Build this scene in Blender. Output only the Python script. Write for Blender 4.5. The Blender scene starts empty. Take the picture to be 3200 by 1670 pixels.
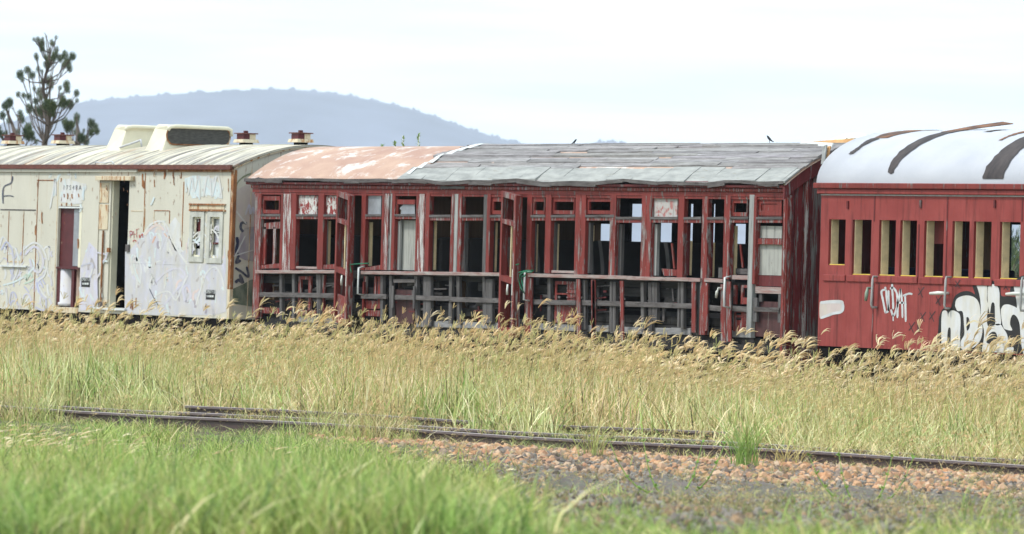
import bpy, bmesh, math, random
import numpy as np
from mathutils import Vector, Matrix
random.seed(7); rng = np.random.default_rng(7)
SC = bpy.context.scene
COL = SC.collection
R = math.radians

# ------------------------------------------------------------------ camera
# site survey: X runs along the train, +Y away from the viewer, Z up, ground 0.
ROLL, PHI = R(1.5), R(58.0)
FPX, YH, DCAM, HCAM = 18282.0, -34.0, 48.03, 2.212      # focal (in 3200-wide units), horizon, distance, eye height
CR, SR, CP, SP = math.cos(ROLL), math.sin(ROLL), math.cos(PHI), math.sin(PHI)
def ray(px, py):
    a, b = px - 1600, py - 835
    a, b = a*CR + b*SR, -a*SR + b*CR
    return (-SP + a/FPX*CP, CP + a/FPX*SP, -(b - YH)/FPX)
def at(px, py, Y=0.0):                 # point on the vertical plane Y
    d = ray(px, py); t = (Y + DCAM)/d[1]
    return d[0]*t, d[2]*t + HCAM
def atx(px, py, X):                    # point on a cross plane X
    d = ray(px, py); t = X/d[0]
    return d[1]*t - DCAM, d[2]*t + HCAM
def atz(px, py, Z=0.0):                # point on a level plane Z
    d = ray(px, py); t = (Z - HCAM)/d[2]
    return d[0]*t, d[1]*t - DCAM
def proj(x, y, z):
    y2 = y + DCAM
    dep = -SP*x + CP*y2
    a = FPX*(CP*x + SP*y2)/dep; b = YH - FPX*(z - HCAM)/dep
    return 1600 + a*CR - b*SR, 835 + a*SR + b*CR, dep

cam = bpy.data.cameras.new('camera'); camo = bpy.data.objects.new('camera', cam); COL.objects.link(camo)
cam.sensor_width = 36; cam.lens = FPX/3200*36
cam.shift_x = SR*YH/3200; cam.shift_y = CR*YH/3200
Rv, Uv, Fv = Vector((CP, SP, 0)), Vector((0, 0, 1)), Vector((-SP, CP, 0))
r2 = Rv*CR + Uv*SR; u2 = Uv*CR - Rv*SR
camo.matrix_world = Matrix(((r2.x, u2.x, -Fv.x, 0), (r2.y, u2.y, -Fv.y, -DCAM), (r2.z, u2.z, -Fv.z, HCAM), (0, 0, 0, 1)))
cam.clip_start = 1; cam.clip_end = 40000
cam.dof.use_dof = True; cam.dof.focus_distance = 77.0; cam.dof.aperture_fstop = 5.6
SC.camera = camo

# ------------------------------------------------------------------ light
SUN_EL, SUN_AZ = R(52), math.atan2(-0.45, -0.90)          # sun high, to the left behind the viewer
sd = Vector((math.sin(SUN_AZ)*math.cos(SUN_EL), math.cos(SUN_AZ)*math.cos(SUN_EL), math.sin(SUN_EL)))
sun = bpy.data.lights.new('sun', 'SUN'); sun.energy = 2.5; sun.angle = R(9); sun.color = (1, .965, .9)
suno = bpy.data.objects.new('sun', sun); COL.objects.link(suno)
suno.rotation_euler = (-sd).to_track_quat('-Z', 'Y').to_euler()
W = bpy.data.worlds.new('World'); SC.world = W; W.use_nodes = True
nt = W.node_tree; nt.nodes.clear()
def wn(t, **k):
    n = nt.nodes.new(t)
    for a, b in k.items(): setattr(n, a, b)
    return n
wo = wn('ShaderNodeOutputWorld'); wb = wn('ShaderNodeBackground'); wb.inputs[1].default_value = 0.1
sky = wn('ShaderNodeTexSky', sky_type='NISHITA', sun_disc=False, sun_elevation=SUN_EL, sun_rotation=SUN_AZ)
tc = wn('ShaderNodeTexCoord'); mp = wn('ShaderNodeMapping'); mp.inputs['Scale'].default_value = (5, 5, 60)
nz = wn('ShaderNodeTexNoise'); nz.inputs['Scale'].default_value = 1.6; nz.inputs['Detail'].default_value = 5
rp = wn('ShaderNodeValToRGB'); rp.color_ramp.elements[0].position = .30; rp.color_ramp.elements[1].position = .62
rp.color_ramp.elements[0].color = (.9,)*3 + (1,); rp.color_ramp.elements[1].color = (1, 1, 1, 1)
mx = wn('ShaderNodeMix', data_type='RGBA'); cl = wn('ShaderNodeMix', data_type='RGBA'); cl.inputs['A'].default_value = (9.9, 11.7, 12.7, 1); cl.inputs['B'].default_value = (12.0, 13.5, 14.0, 1)   # bright overcast, two tones of cloud
n2 = wn('ShaderNodeTexNoise'); n2.inputs['Scale'].default_value = 2.6; n2.inputs['Detail'].default_value = 6; r_2 = wn('ShaderNodeValToRGB'); r_2.color_ramp.elements[0].position = .38; r_2.color_ramp.elements[1].position = .62
L = nt.links.new
L(mp.outputs[0], n2.inputs[0]); L(n2.outputs[0], r_2.inputs[0]); L(r_2.outputs[0], cl.inputs['Factor']); L(cl.outputs['Result'], mx.inputs['B'])
L(tc.outputs['Generated'], mp.inputs[0]); L(mp.outputs[0], nz.inputs[0]); L(nz.outputs[0], rp.inputs[0])
L(rp.outputs[0], mx.inputs['Factor']); L(sky.outputs[0], mx.inputs['A']); L(mx.outputs['Result'], wb.inputs[0]); L(wb.outputs[0], wo.inputs[0])
SC.view_settings.view_transform = 'Standard'; SC.view_settings.look = 'None'
SC.view_settings.exposure = 0.28; SC.view_settings.gamma = 1
try:
    SC.cycles.use_denoising = True; SC.cycles.denoising_prefilter = 'ACCURATE'
    SC.cycles.max_bounces = 6; SC.cycles.diffuse_bounces = 3; SC.cycles.volume_bounces = 2
except Exception: pass

# ------------------------------------------------------------------ materials
MATS = {}
class G:                                # tiny node-graph helper
    def __init__(s, name, rough=.8, spec=.3):
        m = bpy.data.materials.new(name); m.use_nodes = True; s.m = m; s.nt = m.node_tree
        s.b = s.nt.nodes['Principled BSDF']; s.b.inputs['Roughness'].default_value = rough
        s.b.inputs['Specular IOR Level'].default_value = spec
        s.tc = s.nt.nodes.new('ShaderNodeTexCoord'); MATS[name] = m
    def n(s, t, **k):
        x = s.nt.nodes.new(t)
        for a, b in k.items(): setattr(x, a, b)
        return x
    def l(s, a, b): s.nt.links.new(a, b)
    def map(s, sc, off=(0, 0, 0), rot=(0, 0, 0), src='Object'):
        m = s.n('ShaderNodeMapping'); m.inputs['Scale'].default_value = sc; m.inputs['Location'].default_value = off; m.inputs['Rotation'].default_value = rot
        s.l(s.tc.outputs[src], m.inputs[0]); return m.outputs[0]
    def noise(s, sc=(1, 1, 1), scale=3, detail=6, rough=.6, off=(0, 0, 0), dist=0, rot=(0, 0, 0)):
        x = s.n('ShaderNodeTexNoise'); x.inputs['Scale'].default_value = scale; x.inputs['Detail'].default_value = detail
        x.inputs['Roughness'].default_value = rough; x.inputs['Distortion'].default_value = dist
        s.l(s.map(sc, off, rot), x.inputs[0]); return x.outputs[0]
    def ramp(s, v, a, b, ca=0., cb=1.):
        x = s.n('ShaderNodeMapRange'); x.clamp = True
        for i, q in zip((1, 2, 3, 4), (a, b, ca, cb)): x.inputs[i].default_value = q
        s.l(v, x.inputs[0]); return x.outputs[0]
    def col(s, c):
        x = s.n('ShaderNodeRGB'); x.outputs[0].default_value = (*c, 1); return x.outputs[0]
    def mix(s, f, a, b, blend='MIX'):
        x = s.n('ShaderNodeMix', data_type='RGBA', blend_type=blend)
        if isinstance(f, float): x.inputs['Factor'].default_value = f
        else: s.l(f, x.inputs['Factor'])
        for k, v in (('A', a), ('B', b)):
            if isinstance(v, tuple): x.inputs[k].default_value = (*v, 1)
            else: s.l(v, x.inputs[k])
        return x.outputs['Result']
    def math(s, op, a, b):
        x = s.n('ShaderNodeMath', operation=op)
        for i, v in enumerate((a, b)):
            if isinstance(v, (int, float)): x.inputs[i].default_value = v
            else: s.l(v, x.inputs[i])
        return x.outputs[0]
    def sep(s, src='Object'):
        x = s.n('ShaderNodeSeparateXYZ'); s.l(s.tc.outputs[src], x.inputs[0]); return x.outputs
    def bump(s, v, st=.3, d=.01):
        x = s.n('ShaderNodeBump'); x.inputs['Strength'].default_value = st; x.inputs['Distance'].default_value = d
        s.l(v, x.inputs['Height']); s.l(x.outputs[0], s.b.inputs['Normal'])
    def done(s, c):
        s.l(c, s.b.inputs['Base Color']); return s.m

def plain(name, c, rough=.8, var=.25, scale=6, stretch=(1, 1, 1), spec=.3):
    g = G(name, rough, spec); n = g.noise(stretch, scale)
    g.bump(n, .25)
    return g.done(g.mix(g.ramp(n, .3, .7), tuple(x*(1 - var) for x in c), tuple(min(1, x*(1 + var)) for x in c)))
def paint(name, c1, c2, p1, p2, amount, st=(7, 7, 1.2), scale=1.6, rough=.62):
    g = G(name, rough, .3)
    base = g.mix(g.ramp(g.noise((1, 1, 1), 2.2, 5), .3, .7), c1, c2)
    dirt = g.noise((9, 9, .8), 1.1, 6, .65, (4, 3, 1))
    base = g.mix(g.ramp(dirt, .50, .70, 0, .75), base, tuple(x*.34 for x in c1))
    n = g.noise(st, scale, 9, .68, (1, 7, 3), .4)
    f = g.ramp(n, 1 - amount - .025, 1 - amount + .025)
    peel = g.mix(g.ramp(g.noise((20, 20, 1.5), 1.5, 5), .35, .65), p1, p2)
    g.bump(g.math('ADD', g.math('MULTIPLY', f, -1.), g.noise((14, 14, 1.4), 2, 6)), .5, .008)
    return g.done(g.mix(f, base, peel))
RED1, RED2 = (.160, .023, .019), (.222, .034, .028)
GW1, GW2 = (.36, .35, .345), (.17, .155, .15)
paint('red_paint', RED1, RED2, (.24, .22, .21), (.075, .045, .042), .40)
paint('red_worn', RED1, RED2, (.34, .32, .315), (.09, .065, .06), .455, (12, 12, 1.6), 1.8)
paint('red_peeling', RED1, RED2, (.58, .57, .56), (.26, .24, .24), .50, (16, 16, 1.0), 1.7)
paint('red_flaked', (.26, .03, .03), RED2, (.66, .65, .63), (.40, .38, .37), .52, (7, 7, 4.5), 2.4)
paint('red_end', (.12, .015, .017), (.165, .022, .024), (.22, .24, .235), (.085, .05, .047), .455, (11, 11, .8))
paint('red_dark', (.10, .016, .018), (.15, .022, .023), (.20, .19, .19), (.1, .08, .08), .40)
paint('brown_panel', (.06, .026, .027), (.085, .033, .033), (.16, .12, .11), (.1, .08, .08), .36)
paint('red_plain', (.225, .034, .031), (.295, .056, .050), (.11, .027, .028), (.29, .12, .11), .29, (5, 5, 1.2), 2)
paint('grey_panel', (.33, .33, .31), (.40, .40, .37), (.2, .2, .19), (.26, .25, .23), .38, (2, 2, 2), 2)
paint('pinkish_panel', (.42, .40, .39), (.48, .45, .44), (.42, .13, .12), (.36, .2, .19), .46, (4, 4, 4), 2)
def wood(name, a, b, dark, st=(2.0, 14, 14), scale=1.3):
    g = G(name, .85, .2)
    n = g.noise(st, scale, 8, .65); n2 = g.noise(tuple(x*2.3 for x in st), scale, 6, .7, (3, 1, 2))
    c = g.mix(g.ramp(n, .32, .68), a, b); c = g.mix(g.ramp(n2, .55, .72, 0, .85), c, dark)
    g.bump(n2, .6, .01); return g.done(c)
wood('grey_wood_h', (.165, .152, .152), (.06, .051, .05), (.016, .013, .013))
wood('grey_wood_v', (.145, .138, .14), (.052, .046, .046), (.014, .012, .012), (14, 14, 1.2))
wood('pale_wood_v', (.37, .38, .375), (.19, .19, .19), (.07, .06, .055), (14, 14, 1.0))
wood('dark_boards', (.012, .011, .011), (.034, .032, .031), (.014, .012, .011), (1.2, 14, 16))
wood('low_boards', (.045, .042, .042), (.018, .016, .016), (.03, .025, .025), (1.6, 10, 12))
wood('sill_wood', (.27, .13, .12), (.36, .345, .33), (.10, .06, .055), (1.6, 14, 14))
wood('brown_boards', (.115, .072, .043), (.075, .044, .027), (.05, .03, .02), (8, 14, 1.0))
plain('yellow_wood', (.74, .60, .37), .7, .18); plain('orange_wood', (.58, .33, .15), .8, .25)
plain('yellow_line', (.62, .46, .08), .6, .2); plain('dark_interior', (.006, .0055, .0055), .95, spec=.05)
plain('seat_leather', (.030, .029, .031), .45, .2, 3, spec=.2); plain('seat_navy', (.02, .024, .06), .6)
plain('underframe_black', (.008, .007, .007), .9, .4, 4, spec=.08); plain('frame_paint', (.46, .46, .42), .6, .2, 7); plain('white_paint', (.60, .62, .62), .5, .15)
plain('flap_black', (.022, .021, .024), .7); plain('green_rope', (.015, .17, .09), .6); plain('pale_metal', (.62, .63, .6), .35, .15)
plain('grab_metal', (.36, .36, .36), .45, .2, 9); plain('handle_green', (.25, .33, .26), .5)
plain('ac_cream', (.70, .66, .52), .6, .06); plain('glass_dusty', (.24, .25, .275), .25, .25, 4, (1, 1, 1), .5)
plain('spray_white', (.46, .445, .46), .55, .14, 5); plain('spray_black', (.018, .017, .018), .6, .3, 5); plain('spray_blackfade', (.05, .03, .033), .7, .3)
plain('spray_pale', (.50, .51, .53), .6, .16, 5); plain('bird_black', (.016, .016, .02), .5); plain('tarp', (.78, .76, .66), .7, .08)
plain('maroon', (.085, .014, .017), .5, .2); plain('red_writing', (.42, .10, .09), .7, .2)
plain('bark', (.12, .095, .08), .95, .3, 5, (6, 6, 1)); plain('stone_white', (.62, .60, .57), .85, .2, 9)
for nme, c in dict(lavender=(.53, .52, .65), greyviolet=(.50, .50, .575), paleblue=(.56, .66, .72), pink=(.62, .50, .50), white=(.60, .61, .64), blue=(.40, .42, .62), mint=(.42, .62, .55),
                   olive=(.20, .22, .14), inkblue=(.03, .035, .08), violetgrey=(.30, .27, .33), softpink=(.50, .42, .42), green=(.10, .13, .09), ink=(.05, .06, .1), salmon=(.6, .36, .28)).items():
    g = G('spray_' + nme, .65); n = g.noise((3, 3, 1.2), 2.2, 6)
    al = g.ramp(g.noise((2.5, 2.5, 1), 2.6, 8, .7, (5, 2, 1)), .25, .58, .55 if sum(c) < .7 else .08, 1. if sum(c) < .7 else .9)
    base = g.mix(g.ramp(n, .3, .7), tuple(x*.88 for x in c), tuple(min(1, x*1.1) for x in c))
    g.done(g.mix(al, (.54, .51, .42), base))
# cream van wall, rust runs along seams and below edges
g = G('van_cream', .6); z = g.sep()
b = g.mix(g.ramp(g.noise((1, 1, .6), 1.5, 6), .3, .7), (.515, .49, .418), (.59, .563, .485))
b = g.mix(g.ramp(g.noise((6, 6, .35), 1.5, 7, .7), .60, .78, 0, .55), b, (.42, .30, .17))
run = g.noise((10, 10, .8), 1.4, 9, .72, (3, 0, 0)); hi = g.ramp(z[2], 2.9, 3.5, .0, .085)
b = g.mix(g.ramp(g.math('ADD', run, hi), .66, .72), b, (.20, .075, .028))
b = g.mix(g.ramp(g.noise((7, 7, 2.5), 2.6, 8, .75, (8, 1, 1)), .71, .76), b, (.09, .05, .045))
g.bump(g.noise((1, 1, 1), 3, 4), .12); g.done(b)
g = G('van_roof', .55); z = g.sep()
b = g.mix(g.ramp(g.noise((.8, 1, 1), 2, 6), .3, .7), (.51, .47, .37), (.60, .56, .46))
low = g.ramp(z[2], 3.6, 3.95, .11, 0.0)
b = g.mix(g.ramp(g.math('ADD', g.noise((4.2, .45, .45), 1.5, 8, .68), low), .495, .63, 0, .9), b, (.16, .145, .14))
b = g.mix(g.ramp(g.noise((3.0, .8, .8), 1.3, 7, .7, (9, 4, 2)), .58, .70, 0, .8), b, (.40, .235, .13))
g.bump(g.noise((4, .6, .6), 1.5, 5), .15); g.done(b)
g = G('rust_gutter', .85); n = g.noise((3, 6, 6), 3, 8, .7)
b = g.mix(g.ramp(n, .35, .6), (.085, .032, .028), (.16, .06, .045)); b = g.mix(g.ramp(g.noise((4, 7, 7), 3.5, 8, .75, (2, 2, 2)), .60, .68), b, (.40, .33, .29)); g.done(b)
g = G('rust', .9); n = g.noise((5, 5, 1.5), 2.5, 8, .7)
b = g.mix(g.ramp(n, .35, .6), (.13, .045, .02), (.34, .15, .06)); b = g.mix(g.ramp(g.noise((6, 6, 2), 2, 7, .7, (2, 5, 2)), .57, .66), b, (.56, .50, .38)); g.done(b)
g = G('rust_cream', .8); n = g.noise((5, 5, 1.2), 2.2, 8, .72)
b = g.mix(g.ramp(n, .50, .60), (.60, .52, .38), (.36, .17, .07)); g.done(b)
g = G('roof_canvas', .85)
b = g.mix(g.ramp(g.noise((.6, .9, .9), 1.6, 6), .35, .65), (.36, .225, .18), (.47, .325, .25))
wear = g.noise((.9, 1.3, 1.3), 1.9, 12, .72, (3.3, 1.7, .4), .25)
b = g.mix(g.ramp(wear, .52, .635), b, (.64, .62, .60))
b = g.mix(g.ramp(g.noise((1, 2.2, 2.2), 3.5, 8, .7, (1, 1, 7)), .655, .69), b, (.33, .25, .22))
b = g.mix(g.ramp(g.noise((2, 4, 4), 3.5, 6, .7, (6, 1, 7)), .74, .77), b, (.05, .045, .045)); g.bump(wear, .4, .02); g.done(b)
g = G('roof_boards', .9); at_ = g.n('ShaderNodeAttribute', attribute_name='tone')
n = g.noise((1.0, 16, 16), 2.0, 10, .74)
b = g.mix(g.ramp(n, .38, .62), (.31, .302, .304), (.135, .129, .130)); b = g.mix(g.ramp(g.noise((1.6, 9, 9), 1.2, 8, .7, (2, 2, 2)), .60, .72, 0, .8), b, (.44, .44, .44))
b = g.mix(g.ramp(g.noise((2, 5, 5), 1.5, 7, .7, (7, 2, 2)), .66, .74), b, (.45, .36, .31))
b = g.mix(1.0, b, at_.outputs['Color'], 'MULTIPLY'); g.bump(n, .6, .015); g.done(b)
g = G('roof_edge', .8); n = g.noise((1.3, 5, 5), 1.8, 8, .65)
b = g.mix(g.ramp(n, .35, .65), (.22, .226, .222), (.35, .355, .343)); b = g.mix(g.ramp(g.noise((1.5, 9, 9), 2.2, 8, .7, (2, 9, 2)), .61, .68), b, (.22, .2, .16)); g.bump(n, .4); g.done(b)
g = G('roof_white', .45, .4)
b = g.mix(g.ramp(g.noise((.7, 1, 1), 1.6, 5), .3, .7), (.37, .38, .43), (.45, .455, .50))
b = g.mix(g.ramp(g.noise((6, .9, .9), 2.2, 10, .78), .60, .70, 0, .75), b, (.25, .25, .28)); g.bump(g.noise((2.5, .7, .7), 1.6, 4), .1, .02); g.done(b)
g = G('roof_bare', .8); n = g.noise((4, 2, 2), 2, 7); g.done(g.mix(g.ramp(n, .35, .7), (.030, .026, .030), (.075, .062, .062)))
g = G('rust_strip', .8); n = g.noise((4, 2, 2), 2, 7); g.done(g.mix(g.ramp(n, .35, .6), (.05, .035, .033), (.22, .10, .05)))
g = G('rail_steel', .55, .5); n = g.noise((1.5, 8, 8), 2, 7); nrm = g.n('ShaderNodeNewGeometry'); sx = g.n('ShaderNodeSeparateXYZ'); g.l(nrm.outputs['Normal'], sx.inputs[0])
b = g.mix(g.ramp(n, .3, .7), (.050, .030, .029), (.085, .052, .048)); g.done(b)
g = G('rail_head', .42, .5); n = g.noise((1.5, 8, 8), 2, 7); g.done(g.mix(g.ramp(n, .3, .7), (.17, .14, .145), (.26, .22, .225)))
g = G('grille', .5); n = g.noise((1, 3, 22), 3, 4); g.done(g.mix(g.ramp(n, .4, .6), (.035, .033, .03), (.075, .072, .065)))
# ground
g = G('dry_soil', .95)
b = g.mix(g.ramp(g.noise((1, 1, 1), .8, 8, .65), .35, .65), (.10, .08, .045), (.065, .07, .028)); b = g.mix(g.ramp(g.noise((1, 1, 1), 9, 6, .7), .5, .68), b, (.17, .135, .075)); g.bump(g.noise((1, 1, 1), 12, 6), .8, .05); g.done(b)
g = G('grey_gravel', .95)
v = g.n('ShaderNodeTexVoronoi'); v.inputs['Scale'].default_value = 38; g.l(g.tc.outputs['Object'], v.inputs[0])
b = g.mix(g.ramp(g.noise((1, 1, 1), 1.2, 7), .35, .65), (.10, .088, .075), (.165, .142, .12)); b = g.mix(.5, b, v.outputs['Color'], 'SOFT_LIGHT')
b = g.mix(g.ramp(g.noise((1, 1, 1), 2.6, 8, .7, (2, 2, 1)), .58, .66, 0, .8), b, (.12, .125, .06)); g.bump(v.outputs['Distance'], .8, .03); g.done(b)
g = G('stone_orange', .9); oi = g.n('ShaderNodeObjectInfo'); rr = g.n('ShaderNodeValToRGB'); g.l(oi.outputs['Random'], rr.inputs[0])
e = rr.color_ramp.elements; e[0].color = (.46, .21, .085, 1); e[1].color = (.07, .04, .03, 1); e[1].position = 1
for p, c in ((.25, (.52, .30, .16, 1)), (.5, (.36, .16, .08, 1)), (.65, (.54, .38, .25, 1)), (.85, (.17, .12, .095, 1))): q = e.new(p); q.color = c
g.done(g.mix(g.ramp(g.noise((9, 9, 9), 3, 5), .3, .7, 0, .3), rr.outputs[0], (.5, .42, .36)))
g = G('stone_grey', .9); oi = g.n('ShaderNodeObjectInfo'); rr = g.n('ShaderNodeValToRGB'); g.l(oi.outputs['Random'], rr.inputs[0])
e = rr.color_ramp.elements; e[0].color = (.16, .138, .12, 1); e[1].color = (.05, .042, .036, 1); e[1].position = 1
for p, c in ((.3, (.27, .24, .21, 1)), (.55, (.11, .093, .08, 1)), (.75, (.34, .22, .13, 1))): q = e.new(p); q.color = c
g.done(rr.outputs[0])
def blade_mat(name, tint_a, tint_b, tr=.25, scale=.25):
    g = G(name, .6, .25); a = g.n('ShaderNodeAttribute', attribute_name='tone'); geo = g.n('ShaderNodeNewGeometry'); oi = g.n('ShaderNodeObjectInfo')
    n = g.n('ShaderNodeTexNoise'); n.inputs['Scale'].default_value = scale; n.inputs['Detail'].default_value = 4; g.l(geo.outputs['Position'], n.inputs[0])
    t = g.mix(g.ramp(g.math('ADD', n.outputs[0], g.math('MULTIPLY', oi.outputs['Random'], .16)), .42, .72), tint_a, tint_b)
    c = g.mix(1.0, a.outputs['Color'], t, 'MULTIPLY'); g.l(c, g.b.inputs['Base Color'])
    tb = g.n('ShaderNodeBsdfTranslucent'); g.l(c, tb.inputs[0]); ms = g.n('ShaderNodeMixShader'); ms.inputs[0].default_value = tr
    out = g.nt.nodes['Material Output']; g.l(g.b.outputs[0], ms.inputs[1]); g.l(tb.outputs[0], ms.inputs[2]); g.l(ms.outputs[0], out.inputs[0]); return g.m
blade_mat('dry_grass', (1.0, 1.0, 1.0), (1.05, .95, .80), .12); blade_mat('mixed_grass', (.84, 1.0, .70), (1.12, 1.0, .86), .12, .45)
blade_mat('green_grass', (.84, 1.0, .8), (1.14, 1.04, .9), .2, .6); blade_mat('needles', (1, 1, 1), (1.3, 1.2, 1), .1, .6)
plain('hill_wood_hazed', (.12, .13, .175), 1, .35, .006)  # forest colour lightened and blued: distance haze is put into the colour
M = MATS

# ------------------------------------------------------------------ mesh helpers
class MB:
    def __init__(s, shear=0.0): s.v = []; s.f = []; s.mi = []; s.tone = []; s.sh = shear
    def add(s, vs, fs, mi=0, tone=None):
        o = len(s.v); s.v += [tuple(p) for p in vs]
        for f in fs: s.f.append([i + o for i in f]); s.mi.append(mi); s.tone.append(tone)
        return s
    def hexa(s, a, b, mi=0, tone=None):      # a, b: two matching quads (front, back), counter-clockwise from the front
        return s.add(list(a) + list(b), [(0, 1, 2, 3), (7, 6, 5, 4), (0, 4, 5, 1), (1, 5, 6, 2), (2, 6, 7, 3), (3, 7, 4, 0)], mi, tone)
    def box(s, x0, x1, y0, y1, z0, z1, mi=0, tone=None):
        return s.hexa([(x0, y0, z0), (x1, y0, z0), (x1, y0, z1), (x0, y0, z1)], [(x0, y1, z0), (x1, y1, z0), (x1, y1, z1), (x0, y1, z1)], mi, tone)
    def quad(s, pts, Y0, Y1, mi=0):          # pts: four (X, Z) of a facade piece, bottom-left first, ccw
        return s.hexa([(x, Y0, z) for x, z in pts], [(x, Y1, z) for x, z in pts], mi)
    def tube(s, path, rad, n=6, mi=0, cap=True):
        path = [Vector(p) for p in path]; rs = rad if isinstance(rad, (list, tuple)) else [rad]*len(path); vs = []; fs = []
        for i, p in enumerate(path):
            d = (path[min(i + 1, len(path) - 1)] - path[max(i - 1, 0)]).normalized()
            u = d.cross(Vector((.31, .2, .93)) if abs(d.z) < .9 else Vector((1, 0, 0))).normalized(); w = d.cross(u)
            for k in range(n):
                t = 2*math.pi*k/n; vs.append(p + (u*math.cos(t) + w*math.sin(t))*rs[i])
        for i in range(len(path) - 1):
            for k in range(n): fs.append((i*n + k, i*n + (k + 1) % n, (i + 1)*n + (k + 1) % n, (i + 1)*n + k))
        if cap: fs += [tuple(range(n - 1, -1, -1)), tuple((len(path) - 1)*n + k for k in range(n))]
        return s.add(vs, fs, mi)
    def build(s, name, mats, parent=None, smooth=False, bevel=0, wob=0):
        loc = parent['_o'] if parent is not None and '_o' in parent else (0, 0, 0)
        vs = [(x + s.sh*(z - 2.3) - loc[0], y - loc[1], z - loc[2]) for x, y, z in s.v]
        if wob: vs = [(x + random.uniform(-wob, wob), y + random.uniform(-wob, wob)*.5, z + random.uniform(-wob, wob)) for x, y, z in vs]
        me = bpy.data.meshes.new(name); me.from_pydata(vs, [], s.f)
        for m in (mats if isinstance(mats, (list, tuple)) else [mats]): me.materials.append(M[m])
        me.polygons.foreach_set('material_index', s.mi)
        if any(t is not None for t in s.tone):
            ca = me.color_attributes.new('tone', 'FLOAT_COLOR', 'CORNER'); arr = []
            for f, t in zip(s.f, s.tone): arr += (list(t) if t else [1, 1, 1, 1])*len(f)
            ca.data.foreach_set('color', arr)
        if smooth: me.polygons.foreach_set('use_smooth', [True]*len(s.f))
        o = bpy.data.objects.new(name, me); COL.objects.link(o)
        if parent is not None: o.parent = parent; o['_o'] = loc
        if bevel:
            md = o.modifiers.new('bevel', 'BEVEL'); md.width = bevel; md.segments = 2; md.limit_method = 'ANGLE'
        return o
def tag(o, label=None, cat=None, group=None, kind=None):
    for k, v in (('label', label), ('category', cat), ('group', group), ('kind', kind)):
        if v: o[k] = v
    return o
def thing(name, loc, label, cat, group=None):
    o = bpy.data.objects.new(name, None); COL.objects.link(o); o.location = loc; o['_o'] = tuple(loc); o.empty_display_size = .3
    return tag(o, label, cat, group)

R1, R2, R3, R4, R5 = (0, 340, 1.92), (760, 420, 2.037), (1300, 420, 2.037), (1850, 420, 1.92), (2400, 360, 1.639)   # survey sheets: origin and scale
RA, RB, RC = (2380, 380, 4.2), (2860, 380, 4.2), (660, 400, 4.2)
RG, RW = (2850, 860, 5.169), (2700, 860, 6.72)
def S(r, x, y): return r[0] + x/r[2], r[1] + y/r[2]
def F(r, x, y, Y=0.): return at(*S(r, x, y), Y)
def BX(mb, r, x0, y0, x1, y1, Y0, Y1, mi=0, Yr=None):
    Yr = Y0 if Yr is None else Yr
    xm, ym = (x0 + x1)/2, (y0 + y1)/2
    X0 = F(r, x0, ym, Yr)[0]; X1 = F(r, x1, ym, Yr)[0]; Z0 = F(r, xm, y1, Yr)[1]; Z1 = F(r, xm, y0, Yr)[1]
    return mb.box(X0, X1, Y0, Y1, Z0, Z1, mi)
def QX(mb, r, pts, Y0, Y1, mi=0): return mb.quad([F(r, x, y, Y0) for x, y in pts], Y0, Y1, mi)
def bx(name, mat, par, r, x0, y0, x1, y1, Y0, Y1, sh=0., **k):
    return BX(MB(sh), r, x0, y0, x1, y1, Y0, Y1).build(name, mat, par, **k)
def qx(name, mat, par, r, pts, Y0, Y1, **k): return QX(MB(), r, pts, Y0, Y1).build(name, mat, par, **k)
def holed(mb, x0, x1, z0, z1, holes, Y0, Y1, mi=0):         # upright sheet with rectangular openings
    xs = sorted({x0, x1, *[h[0] for h in holes], *[h[1] for h in holes]}); zs = sorted({z0, z1, *[h[2] for h in holes], *[h[3] for h in holes]})
    xs = [x for x in xs if x0 <= x <= x1]; zs = [q for q in zs if z0 <= q <= z1]
    nx, nz = len(xs) - 1, len(zs) - 1
    def solid(i, j):
        if not (0 <= i < nx and 0 <= j < nz): return False
        cx, cz = (xs[i] + xs[i + 1])/2, (zs[j] + zs[j + 1])/2
        return not any(h[0] < cx < h[1] and h[2] < cz < h[3] for h in holes)
    for i in range(nx):
        for j in range(nz):
            if not solid(i, j): continue
            a, b, c, d = xs[i], xs[i + 1], zs[j], zs[j + 1]
            mb.add([(a, Y0, c), (b, Y0, c), (b, Y0, d), (a, Y0, d)], [(0, 1, 2, 3)], mi); mb.add([(a, Y1, c), (b, Y1, c), (b, Y1, d), (a, Y1, d)], [(3, 2, 1, 0)], mi)
            if not solid(i - 1, j): mb.add([(a, Y0, c), (a, Y0, d), (a, Y1, d), (a, Y1, c)], [(0, 1, 2, 3)], mi)
            if not solid(i + 1, j): mb.add([(b, Y0, c), (b, Y1, c), (b, Y1, d), (b, Y0, d)], [(0, 1, 2, 3)], mi)
            if not solid(i, j - 1): mb.add([(a, Y0, c), (a, Y1, c), (b, Y1, c), (b, Y0, c)], [(0, 1, 2, 3)], mi)
            if not solid(i, j + 1): mb.add([(a, Y0, d), (b, Y0, d), (b, Y1, d), (a, Y1, d)], [(0, 1, 2, 3)], mi)
    return mb
def tri_fill(mb, pts, mi=0, thick=Vector((0, -.004, 0))):    # thin paint film: polygon (list of 3-D points) with a little thickness
    from mathutils.geometry import tessellate_polygon
    n = len(pts); tris = tessellate_polygon([pts]); fr = [Vector(p) + thick for p in pts]
    mb.add(fr + [Vector(p) for p in pts], [tuple(t) for t in tris] + [(i, (i + 1) % n, n + (i + 1) % n, n + i) for i in range(n)], mi); return mb
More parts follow.
